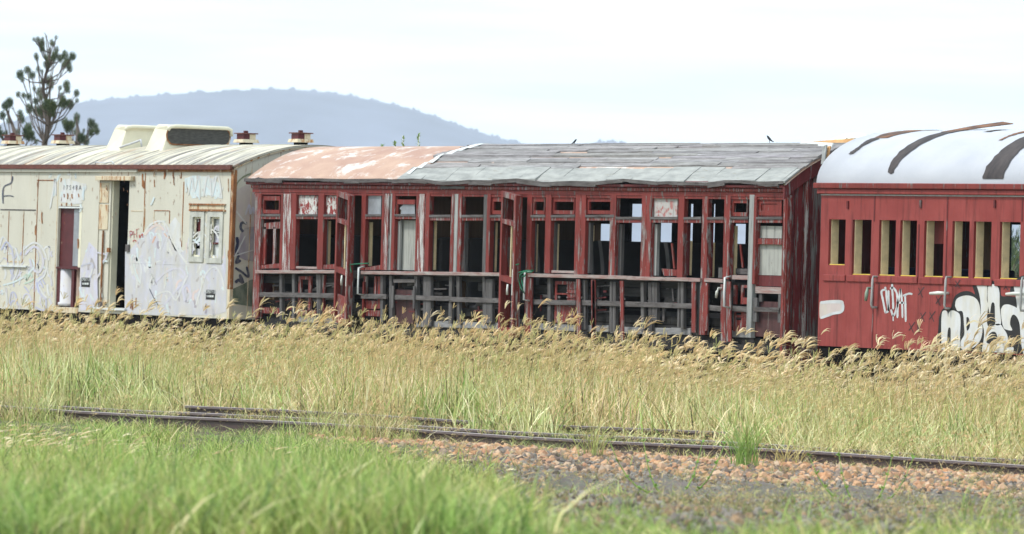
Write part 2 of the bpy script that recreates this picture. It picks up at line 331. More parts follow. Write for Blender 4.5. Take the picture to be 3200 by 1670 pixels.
def smooth_path(pts, n=5):
    out = []
    for i in range(len(pts) - 1):
        p0, p1, p2, p3 = (np.array(pts[max(i - 1, 0)]), np.array(pts[i]), np.array(pts[i + 1]), np.array(pts[min(i + 2, len(pts) - 1)]))
        for k in range(n):
            t = k/n; out.append(tuple(.5*((2*p1) + (-p0 + p2)*t + (2*p0 - 5*p1 + 4*p2 - p3)*t*t + (-p0 + 3*p1 - 3*p2 + p3)*t**3)))
    return out + [tuple(pts[-1])]
def ribbon(mb, pts2, w, to3, off, mi=0, curve=True):         # sprayed line: pts2 in sheet units, w half-width in sheet units
    p = smooth_path(pts2) if curve and len(pts2) > 2 else pts2
    l, r = [], []
    for i in range(len(p)):
        a, b = p[max(i - 1, 0)], p[min(i + 1, len(p) - 1)]; dx, dy = b[0] - a[0], b[1] - a[1]; q = math.hypot(dx, dy) or 1
        ww = w*(.55 if i in (0, len(p) - 1) else random.uniform(.9, 1.1))
        l.append(to3(p[i][0] - dy/q*ww, p[i][1] + dx/q*ww)); r.append(to3(p[i][0] + dy/q*ww, p[i][1] - dx/q*ww))
    n = len(p); o = Vector(off); vs = [Vector(x) + o for x in l + r]
    mb.add(vs, [(i, i + 1, n + i + 1, n + i) for i in range(n - 1)], mi); return mb

def arc_z(y, y0, y1, ze, rise, kind):
    t = (y - (y0 + y1)/2)/((y1 - y0)/2); t = max(-1, min(1, t))
    return ze + rise*(math.sqrt(max(0, 1 - t*t)) if kind == 'e' else 1 - t*t)
def roof_shell(name, mat, par, x0, x1, y0, y1, ze, rise, kind, th=.035, n=30, sh=0.):
    mb = MB(sh); ts = [-math.cos(math.pi*i/n) for i in range(n + 1)] if kind == 'e' else [-1 + 2*i/n for i in range(n + 1)]
    ys = [(y0 + y1)/2 + t*(y1 - y0)/2 for t in ts]; vs = []
    nx = 14
    for k in range(nx + 1):
        x = x0 + (x1 - x0)*k/nx
        for y in ys: vs.append((x, y, arc_z(y, y0, y1, ze, rise, kind)))
        for y in ys: vs.append((x, y, arc_z(y, y0, y1, ze, rise, kind) - th))
    m = 2*(n + 1); fs = []
    for k in range(nx):
        for i in range(n):
            a = k*m + i; fs.append((a, a + m, a + m + 1, a + 1)); b = a + n + 1; fs.append((b, b + 1, b + m + 1, b + m))
        for i in (0, n): a = k*m + i; fs.append((a, a + n + 1, a + n + 1 + m, a + m))
    for k in (0, nx):
        for i in range(n): a = k*m + i; fs.append((a, a + 1, a + n + 2, a + n + 1))
    mb.add(vs, fs); return mb.build(name, mat, par, smooth=True)
def end_wall(name, mat, par, x0, x1, y0, y1, zb, ze, rise, kind, n=24, sh=0.):
    mb = MB(sh); prof = [(y0, zb)] + [(y0 + (y1 - y0)*i/n, arc_z(y0 + (y1 - y0)*i/n, y0, y1, ze, rise, kind)) for i in range(n + 1)] + [(y1, zb)]
    k = len(prof); vs = [(x0, y, z) for y, z in prof] + [(x1, y, z) for y, z in prof]
    mb.add(vs, [tuple(range(k)), tuple(range(2*k - 1, k - 1, -1))] + [(i, k + i, k + (i + 1) % k, (i + 1) % k) for i in range(k)]); return mb.build(name, mat, par)
def bogie(par, xc, y0, y1):
    fr = MB()
    for y in (y0, y1): fr.box(xc - 1.15, xc + 1.15, y - .04, y + .04, .52, .72); fr.box(xc - .35, xc + .35, y - .08, y + .08, .36, .52)
    fr.box(xc - .2, xc + .2, y0, y1, .5, .8); o = fr.build('bogie_frame', 'underframe_black', par)
    for dx in (-.85, .85):
        w = MB()
        for y in (y0 + .2, y1 - .2):
            w.tube([(xc + dx, y - .07, .60), (xc + dx, y - .05, .60), (xc + dx, y - .05, .60), (xc + dx, y + .07, .60)], [.40, .42, .46, .46], 24)
            w.tube([(xc + dx, y - .16, .60), (xc + dx, y - .07, .60)], [.1, .16], 12)
        w.tube([(xc + dx, y0 + .1, .60), (xc + dx, y1 - .1, .60)], .07, 8); w.build('wheelset', 'underframe_black', par)

# ------------------------------------------------------------------ setting: ground and hills
def depth_of(x, y): return -SP*x + CP*(y + DCAM)
def bank(x, y):                                              # low bank rising towards the viewer
    d = depth_of(x, y); t = max(0., 56 - d)
    return min(1.05, .030*t if t > 6 else .0025*t*t) + .03*math.sin(x*.7)*math.sin(y*.9)*min(1, t/6)
gx = [-9000, -4000, -1500, -600, -300, -180] + list(np.arange(-130, -10, 1.0)) + [0, 30, 90, 300, 1000, 3000, 9000]
gy = [-300, -120, -60] + list(np.arange(-50, 12, 1.0)) + [15, 20, 30, 50, 90, 160, 300, 700, 1500, 3500, 9500]
vs = [(x, y, bank(x, y) if (-131 < x < -10 and -50 <= y <= 12) else 0.) for x in gx for y in gy]; ny = len(gy)
gm = MB(); gm.add(vs, [(i*ny + j, (i + 1)*ny + j, (i + 1)*ny + j + 1, i*ny + j + 1) for i in range(len(gx) - 1) for j in range(ny - 1)])
tag(gm.build('ground', 'dry_soil', smooth=True), kind='structure')
def hill(prof, dist, thick):
    pts = smooth_path(prof, 34); mb = MB(); vs = []; rows = 9
    for i, (px, py) in enumerate(pts):
        d = ray(px, py); u = Vector((d[0], d[1], d[2])); 
        for k in range(rows):
            q = k/(rows - 1); D = dist + thick*(1 - q); p = u*D
            zt = HCAM + u.z*dist
            zz = zt*math.sin(q*math.pi/2)**.9 + ((1.2*math.sin(i*.83 + 1.3*math.sin(i*.31)) + 1.6*math.sin(i*.29) + random.choice([0, 0, 0, 0, .5, 1.2])) if k == rows - 1 else 0)
            sp_ = Vector((d[0], d[1], 0))
            vs.append((sp_.x*(dist - thick*(1 - q)), sp_.y*(dist - thick*(1 - q)) - DCAM, zz if k else -.5))
        for k in range(3): vs.append((d[0]*(dist + thick*(k + 1)/3), d[1]*(dist + thick*(k + 1)/3) - DCAM, zt*(1 - (k + 1)/3)))
    m = rows + 3
    mb.add(vs, [(i*m + k, (i + 1)*m + k, (i + 1)*m + k + 1, i*m + k + 1) for i in range(len(pts) - 1) for k in range(m - 1)])
    return tag(mb.build('hills', 'hill_wood_hazed', smooth=False), kind='structure')
hill([(-1500, 700), (-900, 600), (-300, 440), (-100, 408), (0, 390), (120, 355), (236, 322), (330, 311), (450, 300), (600, 290), (760, 282), (850, 278), (950, 282), (1050, 292), (1150, 310), (1250, 331), (1350, 361), (1450, 396), (1550, 428), (1640, 449), (1760, 490), (2000, 580), (2300, 700), (2600, 780)], 7600, 900)
hill([(1700, 600), (1780, 500), (1830, 455), (1890, 440), (1950, 446), (2010, 470), (2200, 560), (2500, 640), (3300, 700), (4200, 760)], 8300, 300)
for side in (-1,):                                           # gravel beside the near rail
    mb = MB(); vs = []; n = 70
    for i in range(n + 1):
        px = 900 + 2700*i/n
        for k in range(6):
            x, y = atz(px, (1378 + .058*(px - 1600)) + [0, 25, 90, 200, 330, 480][k]*(.25 + .75*min(1, max(0, (px - 1150)/500)))*(1.0 + .16*math.sin(px*.02 + k)), 0.)
            vs.append((x, y, bank(x, y) + (.012 if 0 < k < 5 else -.03)))
    mb.add(vs, [(i*6 + k, i*6 + k + 1, (i + 1)*6 + k + 1, (i + 1)*6 + k) for i in range(n) for k in range(5)])
    tag(mb.build('gravel_path', 'grey_gravel', smooth=True), kind='structure')

# ------------------------------------------------------------------ middle carriage
KY0, KY1, KZE, KRISE = -.10, 2.92, 3.37, .60
KX0 = F(R2, 72, 700, 0)[0]; KX1 = at(2455, 800, 0)[0]
car = thing('railway_carriage', ((KX0 + KX1)/2, 1.41, 0), 'derelict red timber carriage with stripped side, open doors and patchy grey and salmon roof', 'railway carriage', 'carriages of the abandoned train')
rx0, rx1 = KX0 - .18, KX1 + .10
roof_shell('roof', 'roof_canvas', car, rx0, rx1, KY0, KY1, KZE, KRISE, 'p')
xb = at(1285, 552, 0)[0]                                     # where the canvas has been torn away
mb = MB(); rows = 25; ys = [KY0 - .02 + .28 + (KY1 - KY0)*.58*(i/rows) for i in range(rows + 1)]
for i in range(rows):
    x = xb + random.uniform(-.05, .25) + .18*math.sin(i*.9)
    while x < rx1 - .02:
        ln = random.uniform(1.0, 4.2); x2 = min(rx1 + random.uniform(-.03, .02), x + ln); t = random.uniform(.78, 1.2); h = .012 + random.uniform(0, .026); hb = random.choice([0, 0, 0, .012])
        if random.random() > .045:
            p = [(x, ys[i], 0), (x2, ys[i], 0), (x2, ys[i + 1] + .012, 0), (x, ys[i + 1] + .012, 0)]
            q = [arc_z(a[1], KY0, KY1, KZE, KRISE, 'p') for a in p]
            top = [(a[0], a[1], z + h + (hb if a[0] == x2 else 0)) for a, z in zip(p, q)]; bot = [(a[0], a[1], z + .002) for a, z in zip(p, q)]
            mb.hexa(top, bot, 0, (t, t*random.uniform(.96, 1.0), t*random.uniform(.96, 1.02), 1))
        x = x2 + .002
mb.build('roof_boards', 'roof_boards', car)
def sag(x): return (-.018*math.sin(x*1.9) - .014*math.sin(x*4.3 + 1) - .016)*(1 if x > xb - 1 else .25)
mb = MB(); x = xb - .25                                       # pale lead strip along the eave
while x < rx1:
    x2 = min(rx1 + .01, x + random.uniform(.5, .8)); ya, yb = KY0 - .02, KY0 + .27 + random.uniform(-.025, .025)
    za, zm, zb_ = [arc_z(y, KY0, KY1, KZE, KRISE, 'p') for y in (ya, (ya + yb)/2, yb)]; h = .022 + random.uniform(0, .014); s_ = random.uniform(-.012, .012)
    za = za + sag((x + x2)/2)
    for (y_0, z_0, y_1, z_1) in ((ya, za, (ya + yb)/2, zm), ((ya + yb)/2, zm, yb, zb_)):
        mb.hexa([(x, y_0, z_0 + h), (x2 - .006, y_0, z_0 + h + s_), (x2 - .006, y_1, z_1 + h + s_), (x, y_1, z_1 + h)], [(x, y_0, z_0 + .002), (x2 - .006, y_0, z_0 + .002), (x2 - .006, y_1, z_1 + .002), (x, y_1, z_1 + .002)])
    x = x2
mb.build('roof_edge_strip', 'roof_edge', car)
mb = MB()                                                     # torn white canvas edge
for i in range(12):
    y_0, y_1 = KY0 + .1 + i*.14, KY0 + .1 + (i + 1)*.14; xa = xb - .02 + .18*math.sin((i - 2)*.9*.5) + random.uniform(-.06, .06); w = random.uniform(.10, .24)
    za, zb_ = arc_z(y_0, KY0, KY1, KZE, KRISE, 'p'), arc_z(y_1, KY0, KY1, KZE, KRISE, 'p')
    mb.hexa([(xa, y_0, za + .045), (xa + w, y_0, za + .04), (xa + w*.8, y_1, zb_ + .045), (xa, y_1, zb_ + .04)], [(xa, y_0, za + .036), (xa + w, y_0, za + .031), (xa + w*.8, y_1, zb_ + .036), (xa, y_1, zb_ + .031)])
mb.build('torn_canvas', 'white_paint', car)
mb = MB(); p = [F(RC, *q, .02) for q in ((650, 665), (765, 672), (850, 595), (772, 553))]
mb.hexa([(p[0][0], -.09, p[0][1]), (p[1][0], -.09, p[1][1]), (p[2][0], .20, p[2][1]), (p[3][0], .22, p[3][1])], [(p[0][0], -.075, p[0][1] - .004), (p[1][0], -.075, p[1][1] - .004), (p[2][0], .225, p[2][1] - .01), (p[3][0], .245, p[3][1] - .01)])
mb.build('roof_felt_flap', 'flap_black', car)
# cornice, letterboard
xl, xr = KX0 - .06, KX1
zc = lambda r, x, y: F(r, x, y, 0)[1]
Z1 = zc(R2, 300, 292); Z2 = zc(R2, 300, 322); Z3 = zc(R2, 300, 346); Z4 = zc(R2, 300, 372)
MB().box(xl - .12, xr + .06, -.10, .05, Z2, Z1 + .015).build('cornice', 'red_dark', car, bevel=.012)
lip = MB(); x = xl - .13
while x < xr + .06:
    x2 = min(xr + .07, x + random.uniform(.15, .8)); d = random.uniform(0, .045); sg = sag(x); sg2 = sag(x2); lip.hexa([(x, -.128, Z1 - .008 - d + sg), (x2, -.128, Z1 - .008 - d + sg2), (x2, -.128, Z1 + .03 + sg2), (x, -.128, Z1 + .03 + sg)], [(x, -.101, Z1 - .008 - d + sg), (x2, -.101, Z1 - .008 - d + sg2), (x2, -.101, Z1 + .03 + sg2), (x, -.101, Z1 + .03 + sg)]); x = x2 + .003
lip.build('drip_rail', 'grey_wood_h', car)
MB().box(xl - .02, xr + .02, -.055, .05, Z3 + .004, Z2 - .004).build('moulding', 'red_worn', car, bevel=.01)
MB().box(xl, xr, -.03, .05, Z4 + .004, Z3).build('letterboard', 'red_paint', car)
bx('name_plate', 'grey_wood_h', car, R3, 155, 320, 308, 348, -.066, -.05)
ZTOP = Z4                                                     # underside of the letterboard
MB().box(xl + .05, xr, -.02, .05, ZTOP - .035, ZTOP).build('head_rail', 'red_paint', car)
# posts: sheet, left, right, top, bottom, material
posts = [(R2, 66, 106, 376, 1170, 'red_worn'), (R2, 234, 251, 376, 866, 'red_paint'), (R2, 252, 299, 380, 866, 'red_peeling'), (R2, 300, 333, 376, 862, 'red_paint'), (R2, 472, 509, 376, 862, 'red_paint'),
         (R2, 608, 631, 366, 1195, 'red_worn'), (R2, 748, 775, 366, 866, 'red_paint'), (R2, 878, 893, 376, 866, 'red_paint'), (R2, 895, 921, 378, 866, 'red_peeling'), (R2, 932, 941, 378, 866, 'pale_wood_v'), (R2, 942, 962, 376, 866, 'red_paint'),
         (R2, 1096, 1108, 376, 872, 'red_paint'), (R2, 1110, 1151, 380, 878, 'red_peeling'), (R3, 56, 82, 376, 878, 'red_paint'), (R3, 218, 239, 376, 878, 'red_worn'), (R3, 241, 262, 380, 882, 'pale_wood_v'), (R3, 264, 286, 376, 878, 'red_worn'),
         (R3, 425, 446, 384, 886, 'grey_wood_v'), (R3, 447, 468, 376, 880, 'red_paint'), (R3, 558, 580, 366, 1262, 'red_paint'), (R3, 697, 728, 372, 1250, 'red_paint'), (R3, 820, 856, 380, 886, 'red_paint'),
         (R3, 1010, 1046, 382, 894, 'red_worn'), (R3, 1047, 1076, 382, 892, 'red_paint'), (R4, 104, 139, 366, 856, 'red_worn'), (R4, 293, 322, 366, 862, 'red_worn'), (R4, 323, 351, 366, 862, 'red_worn'), (R4, 513, 548, 366, 860, 'red_paint'),
         (R4, 652, 687, 366, 1205, 'red_worn'), (R4, 788, 825, 366, 870, 'red_worn'), (R4, 934, 964, 362, 1222, 'pale_wood_v'), (R4, 965, 981, 372, 900, 'red_worn'), (R4, 1138, 1163, 366, 1250, 'red_worn')]
for r, a, b_, t, bt, m in posts:
    bx('post', m, car, r, a, t, b_, bt, -.03 + random.uniform(-.006, .006), .05, bevel=.006)
# top panels and transoms per bay: sheet, x0, x1, kind
bays = [(R2, 107, 234, 'box'), (R2, 333, 472, 'flake'), (R2, 509, 608, 'flake'), (R2, 775, 878, 'glass'), (R2, 962, 1096, 'broken'), (R3, 82, 218, 'open'), (R3, 286, 425, 'open'), (R3, 468, 558, 'box'),
        (R3, 728, 820, 'box'), (R3, 856, 1010, 'box'), (R3, 1076, 1260, 'box'), (R4, 139, 293, 'open'), (R4, 351, 513, 'pink'), (R4, 548, 652, 'open'), (R4, 687, 788, 'open'), (R4, 825, 934, 'box'), (R4, 981, 1138, 'panel')]
for r, a, b_, kd in bays:
    t0, t1 = {R2: (510, 541), R3: (514, 550), R4: (497, 532)}[r]; k0 = {R2: 388, R3: 396, R4: 380}[r]
    tilt = random.uniform(-.5, .5)*8
    q = MB(); QX(q, r, [(a, t1 + tilt*.3), (b_, t1), (b_, t0 + (t1 - t0)*.42), (a, t0 + (t1 - t0)*.42 + tilt*.3)], -.02, .05); q.build('transom', 'red_worn', car, bevel=.005)
    q = MB(); QX(q, r, [(a, t0 + (t1 - t0)*.44 + tilt*.3), (b_, t0 + (t1 - t0)*.44), (b_, t0 - 2), (a, t0 + tilt*.3)], -.035, .045); q.build('ledge', 'grey_wood_h', car, bevel=.004)
    if kd == 'box':
        a2, b2 = a + 8, b_ - 3; h0, h1 = (k0 + 30, t0 - 28)
        x0, z1 = F(r, a2, k0 + 4, .0); x1, z0 = F(r, b2, t0 - 4, .0); hx0, hz1 = F(r, a2 + 18, h0 + 3, 0); hx1, hz0 = F(r, b2 - 4, h1, 0)
        holed(MB(), x0, x1, z0, z1, [(hx0, hx1, hz0, hz1)], .0, .04).build('vent_frame', 'red_paint', car, bevel=.003)
    elif kd in ('flake', 'glass', 'pink', 'panel'):
        bx('top_panel', {'flake': 'red_flaked', 'glass': 'glass_dusty', 'pink': 'pinkish_panel', 'panel': 'red_paint'}[kd], car, r, a + 4, k0 + 2, b_ - 1, t0 - 1, .02, .035)
        if kd == 'panel':
            x0, z1 = F(r, a + 4, k0 + 6, .0); x1, z0 = F(r, b_ - 4, t0 - 8, .0); holed(MB(), x0, x1, z0, z1, [(x0 + .12, x1 - .1, z0 + .07, z1 - .07)], .005, .02).build('panel_moulding', 'red_paint', car)
    elif kd == 'broken':
        bx('vent_rail', 'red_paint', car, r, a + 2, k0 + 28, b_ - 2, k0 + 58, .0, .03); bx('vent_stile', 'red_paint', car, r, a + 6, k0 + 58, a + 20, t0, .0, .03)
        qx('glass_shard', 'glass_dusty', car, r, [(a + 40, t0 - 2), (b_ - 2, t0 - 2), (b_ - 3, k0 + 62), (a + 50, k0 + 62), (a + 30, k0 + 90)], .03, .034) if False else None
        g_ = MB(); pts = [Vector((F(r, x, y, .03)[0], .03, F(r, x, y, .03)[1])) for x, y in ((a + 42, t0 - 2), (b_ - 2, t0 - 2), (b_ - 3, k0 + 60), (a + 58, k0 + 60), (a + 34, k0 + 84), (a + 46, k0 + 96))]
        tri_fill(g_, pts).build('glass_shard', 'glass_dusty', car)
# lower window pieces
def piece(nm, m, r, x0, y0, x1, y1, Y0=.02, Y1=.05, **k): return bx(nm, m, car, r, x0, y0, x1, y1, Y0, Y1, **k)
qx('window_sash', 'red_worn', car, R2, [(128, 604), (236, 600), (236, 556), (136, 566)], .02, .05); qx('sash_stile', 'red_worn', car, R2, [(122, 828), (138, 828), (146, 590), (130, 590)], .02, .05)
piece('sash_bar', 'red_peeling', R2, 189, 592, 202, 826); qx('sash_sill', 'red_worn', car, R2, [(108, 856), (232, 852), (232, 822), (112, 834)], -.01, .05)
piece('bare_stile', 'pale_wood_v', R2, 508, 548, 523, 830, .03, .08); piece('yellow_stile', 'yellow_wood', R2, 527, 552, 536, 828, .08, .14); qx('sash_sill', 'red_worn', car, R2, [(503, 858), (602, 858), (602, 826), (503, 832)], -.01, .05)
piece('sash_sill', 'sill_wood', R2, 335, 842, 470, 856, -.01, .05)
piece('yellow_stile', 'yellow_wood', R2, 796, 560, 803, 838, .08, .14); qx('sash_sill', 'red_worn', car, R2, [(760, 866), (876, 862), (876, 832), (764, 850)], -.01, .05)
piece('backing_panel', 'grey_panel', R2, 996, 548, 1098, 866, .10, .12); piece('bare_stile', 'pale_wood_v', R2, 972, 552, 996, 864, .04, .08); piece('bare_stile', 'grey_wood_v', R2, 960, 590, 972, 864, .03, .06)
piece('yellow_stile', 'yellow_wood', R2, 1199, 552, 1208, 862, .08, .14); piece('bare_stile', 'pale_wood_v', R2, 1178, 552, 1190, 862, .05, .1)
piece('yellow_stile', 'yellow_wood', R3, 98, 556, 110, 864, .08, .14); piece('bare_stile', 'grey_wood_v', R3, 82, 556, 96, 864, .03, .08)
piece('bare_stile', 'grey_wood_v', R3, 288, 556, 312, 872, .03, .09); piece('bare_stile', 'grey_wood_v', R3, 470, 556, 482, 874, .03, .09); piece('yellow_stile', 'yellow_wood', R3, 486, 560, 496, 874, .08, .14)
piece('bare_stile', 'grey_wood_v', R3, 730, 560, 746, 880, .03, .09); piece('yellow_stile', 'yellow_wood', R3, 751, 572, 758, 876, .09, .14)
piece('bare_stile', 'grey_wood_v', R3, 858, 560, 878, 872, .03, .09); piece('yellow_stile', 'yellow_wood', R3, 884, 570, 892, 868, .09, .14); piece('sash_sill', 'sill_wood', R3, 862, 868, 1008, 884, -.01, .06)
piece('bare_stile', 'grey_wood_v', R3, 1078, 562, 1106, 884, .03, .09); piece('yellow_stile', 'yellow_wood', R3, 1111, 580, 1118, 680, .09, .14)
piece('bare_stile', 'grey_wood_v', R4, 141, 540, 158, 846, .03, .08); piece('bare_stile', 'grey_wood_v', R4, 163, 540, 176, 846, .05, .10); piece('bare_stile', 'pale_wood_v', R4, 366, 540, 388, 848, .04, .09)
piece('yellow_stile', 'yellow_wood', R4, 572, 640, 580, 846, .08, .14); piece('bare_stile', 'red_dark', R4, 550, 540, 568, 846, .03, .09); piece('yellow_stile', 'yellow_wood', R4, 710, 650, 719, 858, .09, .14); piece('bare_stile', 'red_dark', R4, 690, 540, 706, 856, .03, .09)
piece('yellow_stile', 'yellow_wood', R4, 847, 550, 855, 842, .09, .14); qx('loose_batten', 'red_worn', car, R4, [(488, 806), (496, 806), (482, 655), (473, 655)], .10, .12); qx('loose_batten', 'red_worn', car, R4, [(898, 800), (907, 800), (892, 660), (884, 660)], .10, .12)
qx('broken_board', 'red_worn', car, R4, [(432, 850), (505, 850), (508, 812), (415, 806)], .12, .14); piece('sash_sill', 'sill_wood', R4, 840, 846, 934, 872, -.01, .06); piece('seat_end', 'grey_wood_h', R4, 858, 806, 932, 840, .12, .15); piece('grey_block', 'grey_wood_v', R4, 758, 800, 780, 862, .0, .05)
piece('grey_board', 'grey_panel', R4, 1004, 551, 1138, 624, .05, .07); piece('bare_stile', 'white_paint', R4, 985, 552, 1004, 624, .03, .06); piece('cross_board', 'red_worn', R4, 984, 626, 1138, 661, .0, .05)
piece('grey_board', 'grey_panel', R4, 990, 662, 1138, 846, .05, .07); piece('bottom_board', 'red_dark', R4, 992, 848, 1138, 912, .03, .06); piece('cross_board', 'sill_wood', R4, 980, 916, 1136, 956, -.02, .04); piece('bare_stile', 'red_worn', R4, 972, 626, 989, 912, .0, .05)
# waist rail (sagging), lower studs and boards
def rail(nm, m, r0, p0, r1, p1, h, Y0, Y1, brk=1.2):
    (xa, za), (xz, zz) = F(r0, *p0, Y0), F(r1, *p1, Y0); x = xa; mb = MB()
    while x < xz - .01:
        x2 = min(xz, x + random.uniform(.6, 1.4)*brk); f1, f2 = (x - xa)/(xz - xa), (x2 - xa)/(xz - xa); j = random.uniform(-.006, .006)
        a, b_ = za + (zz - za)*f1 + j, za + (zz - za)*f2 + j
        mb.hexa([(x, Y0, a - h), (x2 - .004, Y0, b_ - h), (x2 - .004, Y0, b_), (x, Y0, a)], [(x, Y1, a - h), (x2 - .004, Y1, b_ - h), (x2 - .004, Y1, b_), (x, Y1, a)]); x = x2
    return mb.build(nm, m, car, bevel=.005)
segs = [(R2, (76, 866), R2, (600, 866)), (R2, (748, 870), R3, (556, 880)), (R3, (712, 888), R4, (648, 862)), (R4, (672, 862), R4, (785, 868))]
for a, b_, c, d in segs:
    rail('waist_rail', 'sill_wood', a, b_, c, d, .055, -.07, .05, 2.5)
for a, b_, c, d in [(R2, (88, 1008), R2, (600, 1014)), (R2, (748, 1018), R2, (910, 1020)), (R2, (945, 1024), R3, (556, 1042)), (R3, (735, 1050), R3, (1016, 1056)), (R3, (1046, 1058), R4, (620, 1018)), (R4, (692, 1026), R4, (775, 1034)), (R4, (830, 1026), R4, (935, 1034))]:
    rail('cross_rail', 'grey_wood_h', a, b_, c, d, .078, -.02, .02, 2.0)
studs = [(R2, 230, 247, 890, 1190), (R2, 310, 326, 890, 1200), (R2, 465, 477, 890, 1200), (R2, 480, 492, 890, 1200), (R2, 872, 890, 900, 1195), (R2, 928, 946, 900, 1215), (R2, 1088, 1106, 905, 1215), (R2, 1143, 1190, 905, 1215),
         (R3, 44, 92, 905, 1200), (R3, 210, 229, 905, 1215), (R3, 257, 274, 905, 1220), (R3, 424, 440, 905, 1220), (R3, 442, 486, 920, 1200), (R3, 835, 856, 915, 1230), (R3, 1058, 1076, 930, 1240), (R4, 106, 121, 885, 1180), (R4, 124, 142, 885, 1185),
         (R4, 290, 311, 890, 1190), (R4, 337, 356, 890, 1195), (R4, 360, 388, 890, 1140), (R4, 514, 527, 890, 1170), (R4, 530, 547, 890, 1170), (R4, 620, 650, 890, 1200), (R4, 926, 936, 1060, 1200)]
for r, a, b_, t, bt in studs:
    j = random.uniform(-5, 5); e = random.uniform(-25, 8)
    qx('stud', 'grey_wood_v', car, r, [(a + j, bt + e), (b_ + j*.7, bt + e*.6), (b_, t), (a, t)], .005, .06, bevel=.003, wob=.005)
sl = random.Random(11)
for k in range(62):
    r, xa_, xb_ = sl.choice([(R2, 90, 590), (R2, 760, 1180), (R3, 20, 540), (R3, 740, 1200), (R4, 10, 600)]); x = sl.uniform(xa_, xb_); y = sl.uniform(905, 1130); L_ = sl.uniform(50, 130); sk = sl.gauss(0, 10); w = sl.uniform(7, 16)
    if sl.random() < .78: pts_ = [(x, y + w), (min(x + L_, xb_ + 10), y + w + sk), (min(x + L_, xb_ + 10), y + sk), (x, y)]
    else: pts_ = [(x + sk, y + L_), (x + sk + w*.8, y + L_), (x + w*.8, y), (x, y)]
    qx('broken_slat', sl.choice(['grey_wood_h', 'low_boards', 'red_dark', 'grey_wood_v']), car, r, pts_, .066, .082)
wood('pale_board_h', (.30, .295, .30), (.17, .165, .17), (.05, .045, .045))
for a, b_, c, d in [(R2, (330, 1158), R2, (604, 1166)), (R3, (0, 1188), R3, (545, 1200)), (R3, (740, 1202), R3, (1016, 1214)), (R3, (1080, 1218), R4, (100, 1150)), (R4, (110, 1152), R4, (592, 1166)), (R4, (830, 1178), R4, (936, 1182))]: rail('bottom_board', 'pale_board_h', a, b_, c, d, .10, .066, .09, .9)
for r, a, b_, t, bt, lean in [(R3, 1019, 1043, 922, 1285, 2), (R3, 1114, 1138, 926, 1290, 4), (R4, 0, 18, 876, 1220, 1), (R4, 166, 186, 880, 1240, 3), (R4, 596, 620, 886, 1190, 0), (R4, 679, 694, 894, 1180, -4), (R4, 770, 801, 900, 1250, 2), (R4, 803, 830, 884, 1245, 4), (R3, 694, 738, 918, 1270, -3)]:
    qx('loose_plank', 'red_worn', car, r, [(a + lean, bt), (b_ + lean, bt), (b_, t), (a, t)], -.055, -.035, bevel=.003)
for r, x0, y0, x1, y1 in [(R2, 100, 890, 115, 1140), (R2, 116, 1104, 229, 1141), (R2, 350, 905, 365, 1150), (R2, 413, 905, 428, 1150), (R2, 366, 1120, 462, 1152), (R2, 366, 905, 412, 925), (R2, 500, 895, 515, 1142), (R2, 516, 1110, 600, 1146), (R2, 765, 905, 781, 1152), (R2, 833, 905, 846, 1052), (R2, 856, 905, 872, 1110), (R2, 782, 1120, 870, 1158), (R2, 782, 1060, 850, 1112),
                          (R4, 848, 905, 862, 1020), (R4, 893, 905, 905, 1020), (R4, 906, 905, 934, 922), (R4, 906, 980, 934, 1020)]:
    piece('inner_frame', 'red_worn', r, x0, y0, x1, y1, .04, .075)
for r, x0, y0, x1, y1, hs in [(R3, 886, 935, 1010, 1205, [(896, 962, 955, 1010), (896, 962, 1020, 1060)]), (R4, 850, 1060, 935, 1185, [(862, 895, 1070, 1085), (862, 895, 1098, 1115)])]:
    X0, z1 = F(r, x0, y0, .05); X1, z0 = F(r, x1, y1, .05)
    holed(MB(), X0, X1, z0, z1, [(F(r, h[0], h[2], .05)[0], F(r, h[1], h[2], .05)[0], F(r, h[0], h[3], .05)[1], F(r, h[0], h[2], .05)[1]) for h in hs], .05, .065).build('louvre_panel', 'red_worn', car)
    lv = MB()
    for k in range(9): zz = z0 + (z1 - z0)*(k + .5)/9; lv.box(X0 + .03 + (X1 - X0)*.55, X1 - .02, .035, .05, zz, zz + .012)
    lv.build('louvre_slats', 'red_worn', car)
piece('ladder_stile', 'grey_wood_v', R4, 966, 980, 988, 1125, -.03, .01); piece('ladder_stile', 'grey_wood_v', R4, 1115, 960, 1130, 1130, -.03, .01); piece('ladder_rung', 'grey_wood_h', R4, 966, 1038, 1122, 1066, -.045, -.031); piece('ladder_stile', 'grey_wood_v', R4, 1002, 960, 1018, 1004, .0, .03)
piece('lower_panel', 'brown_panel', R4, 968, 1004, 1138, 1216, .035, .055); piece('lower_panel', 'brown_panel', R2, 950, 990, 1088, 1206, .07, .085)
qx('loose_batten', 'grey_wood_h', car, R2, [(956, 945), (1092, 945), (1092, 922), (956, 922)], -.01, .02); piece('ladder_stile', 'grey_wood_v', R2, 944, 965, 957, 1105, -.04, -.022); piece('ladder_stile', 'grey_wood_v', R2, 1080, 968, 1090, 1110, -.04, -.022)
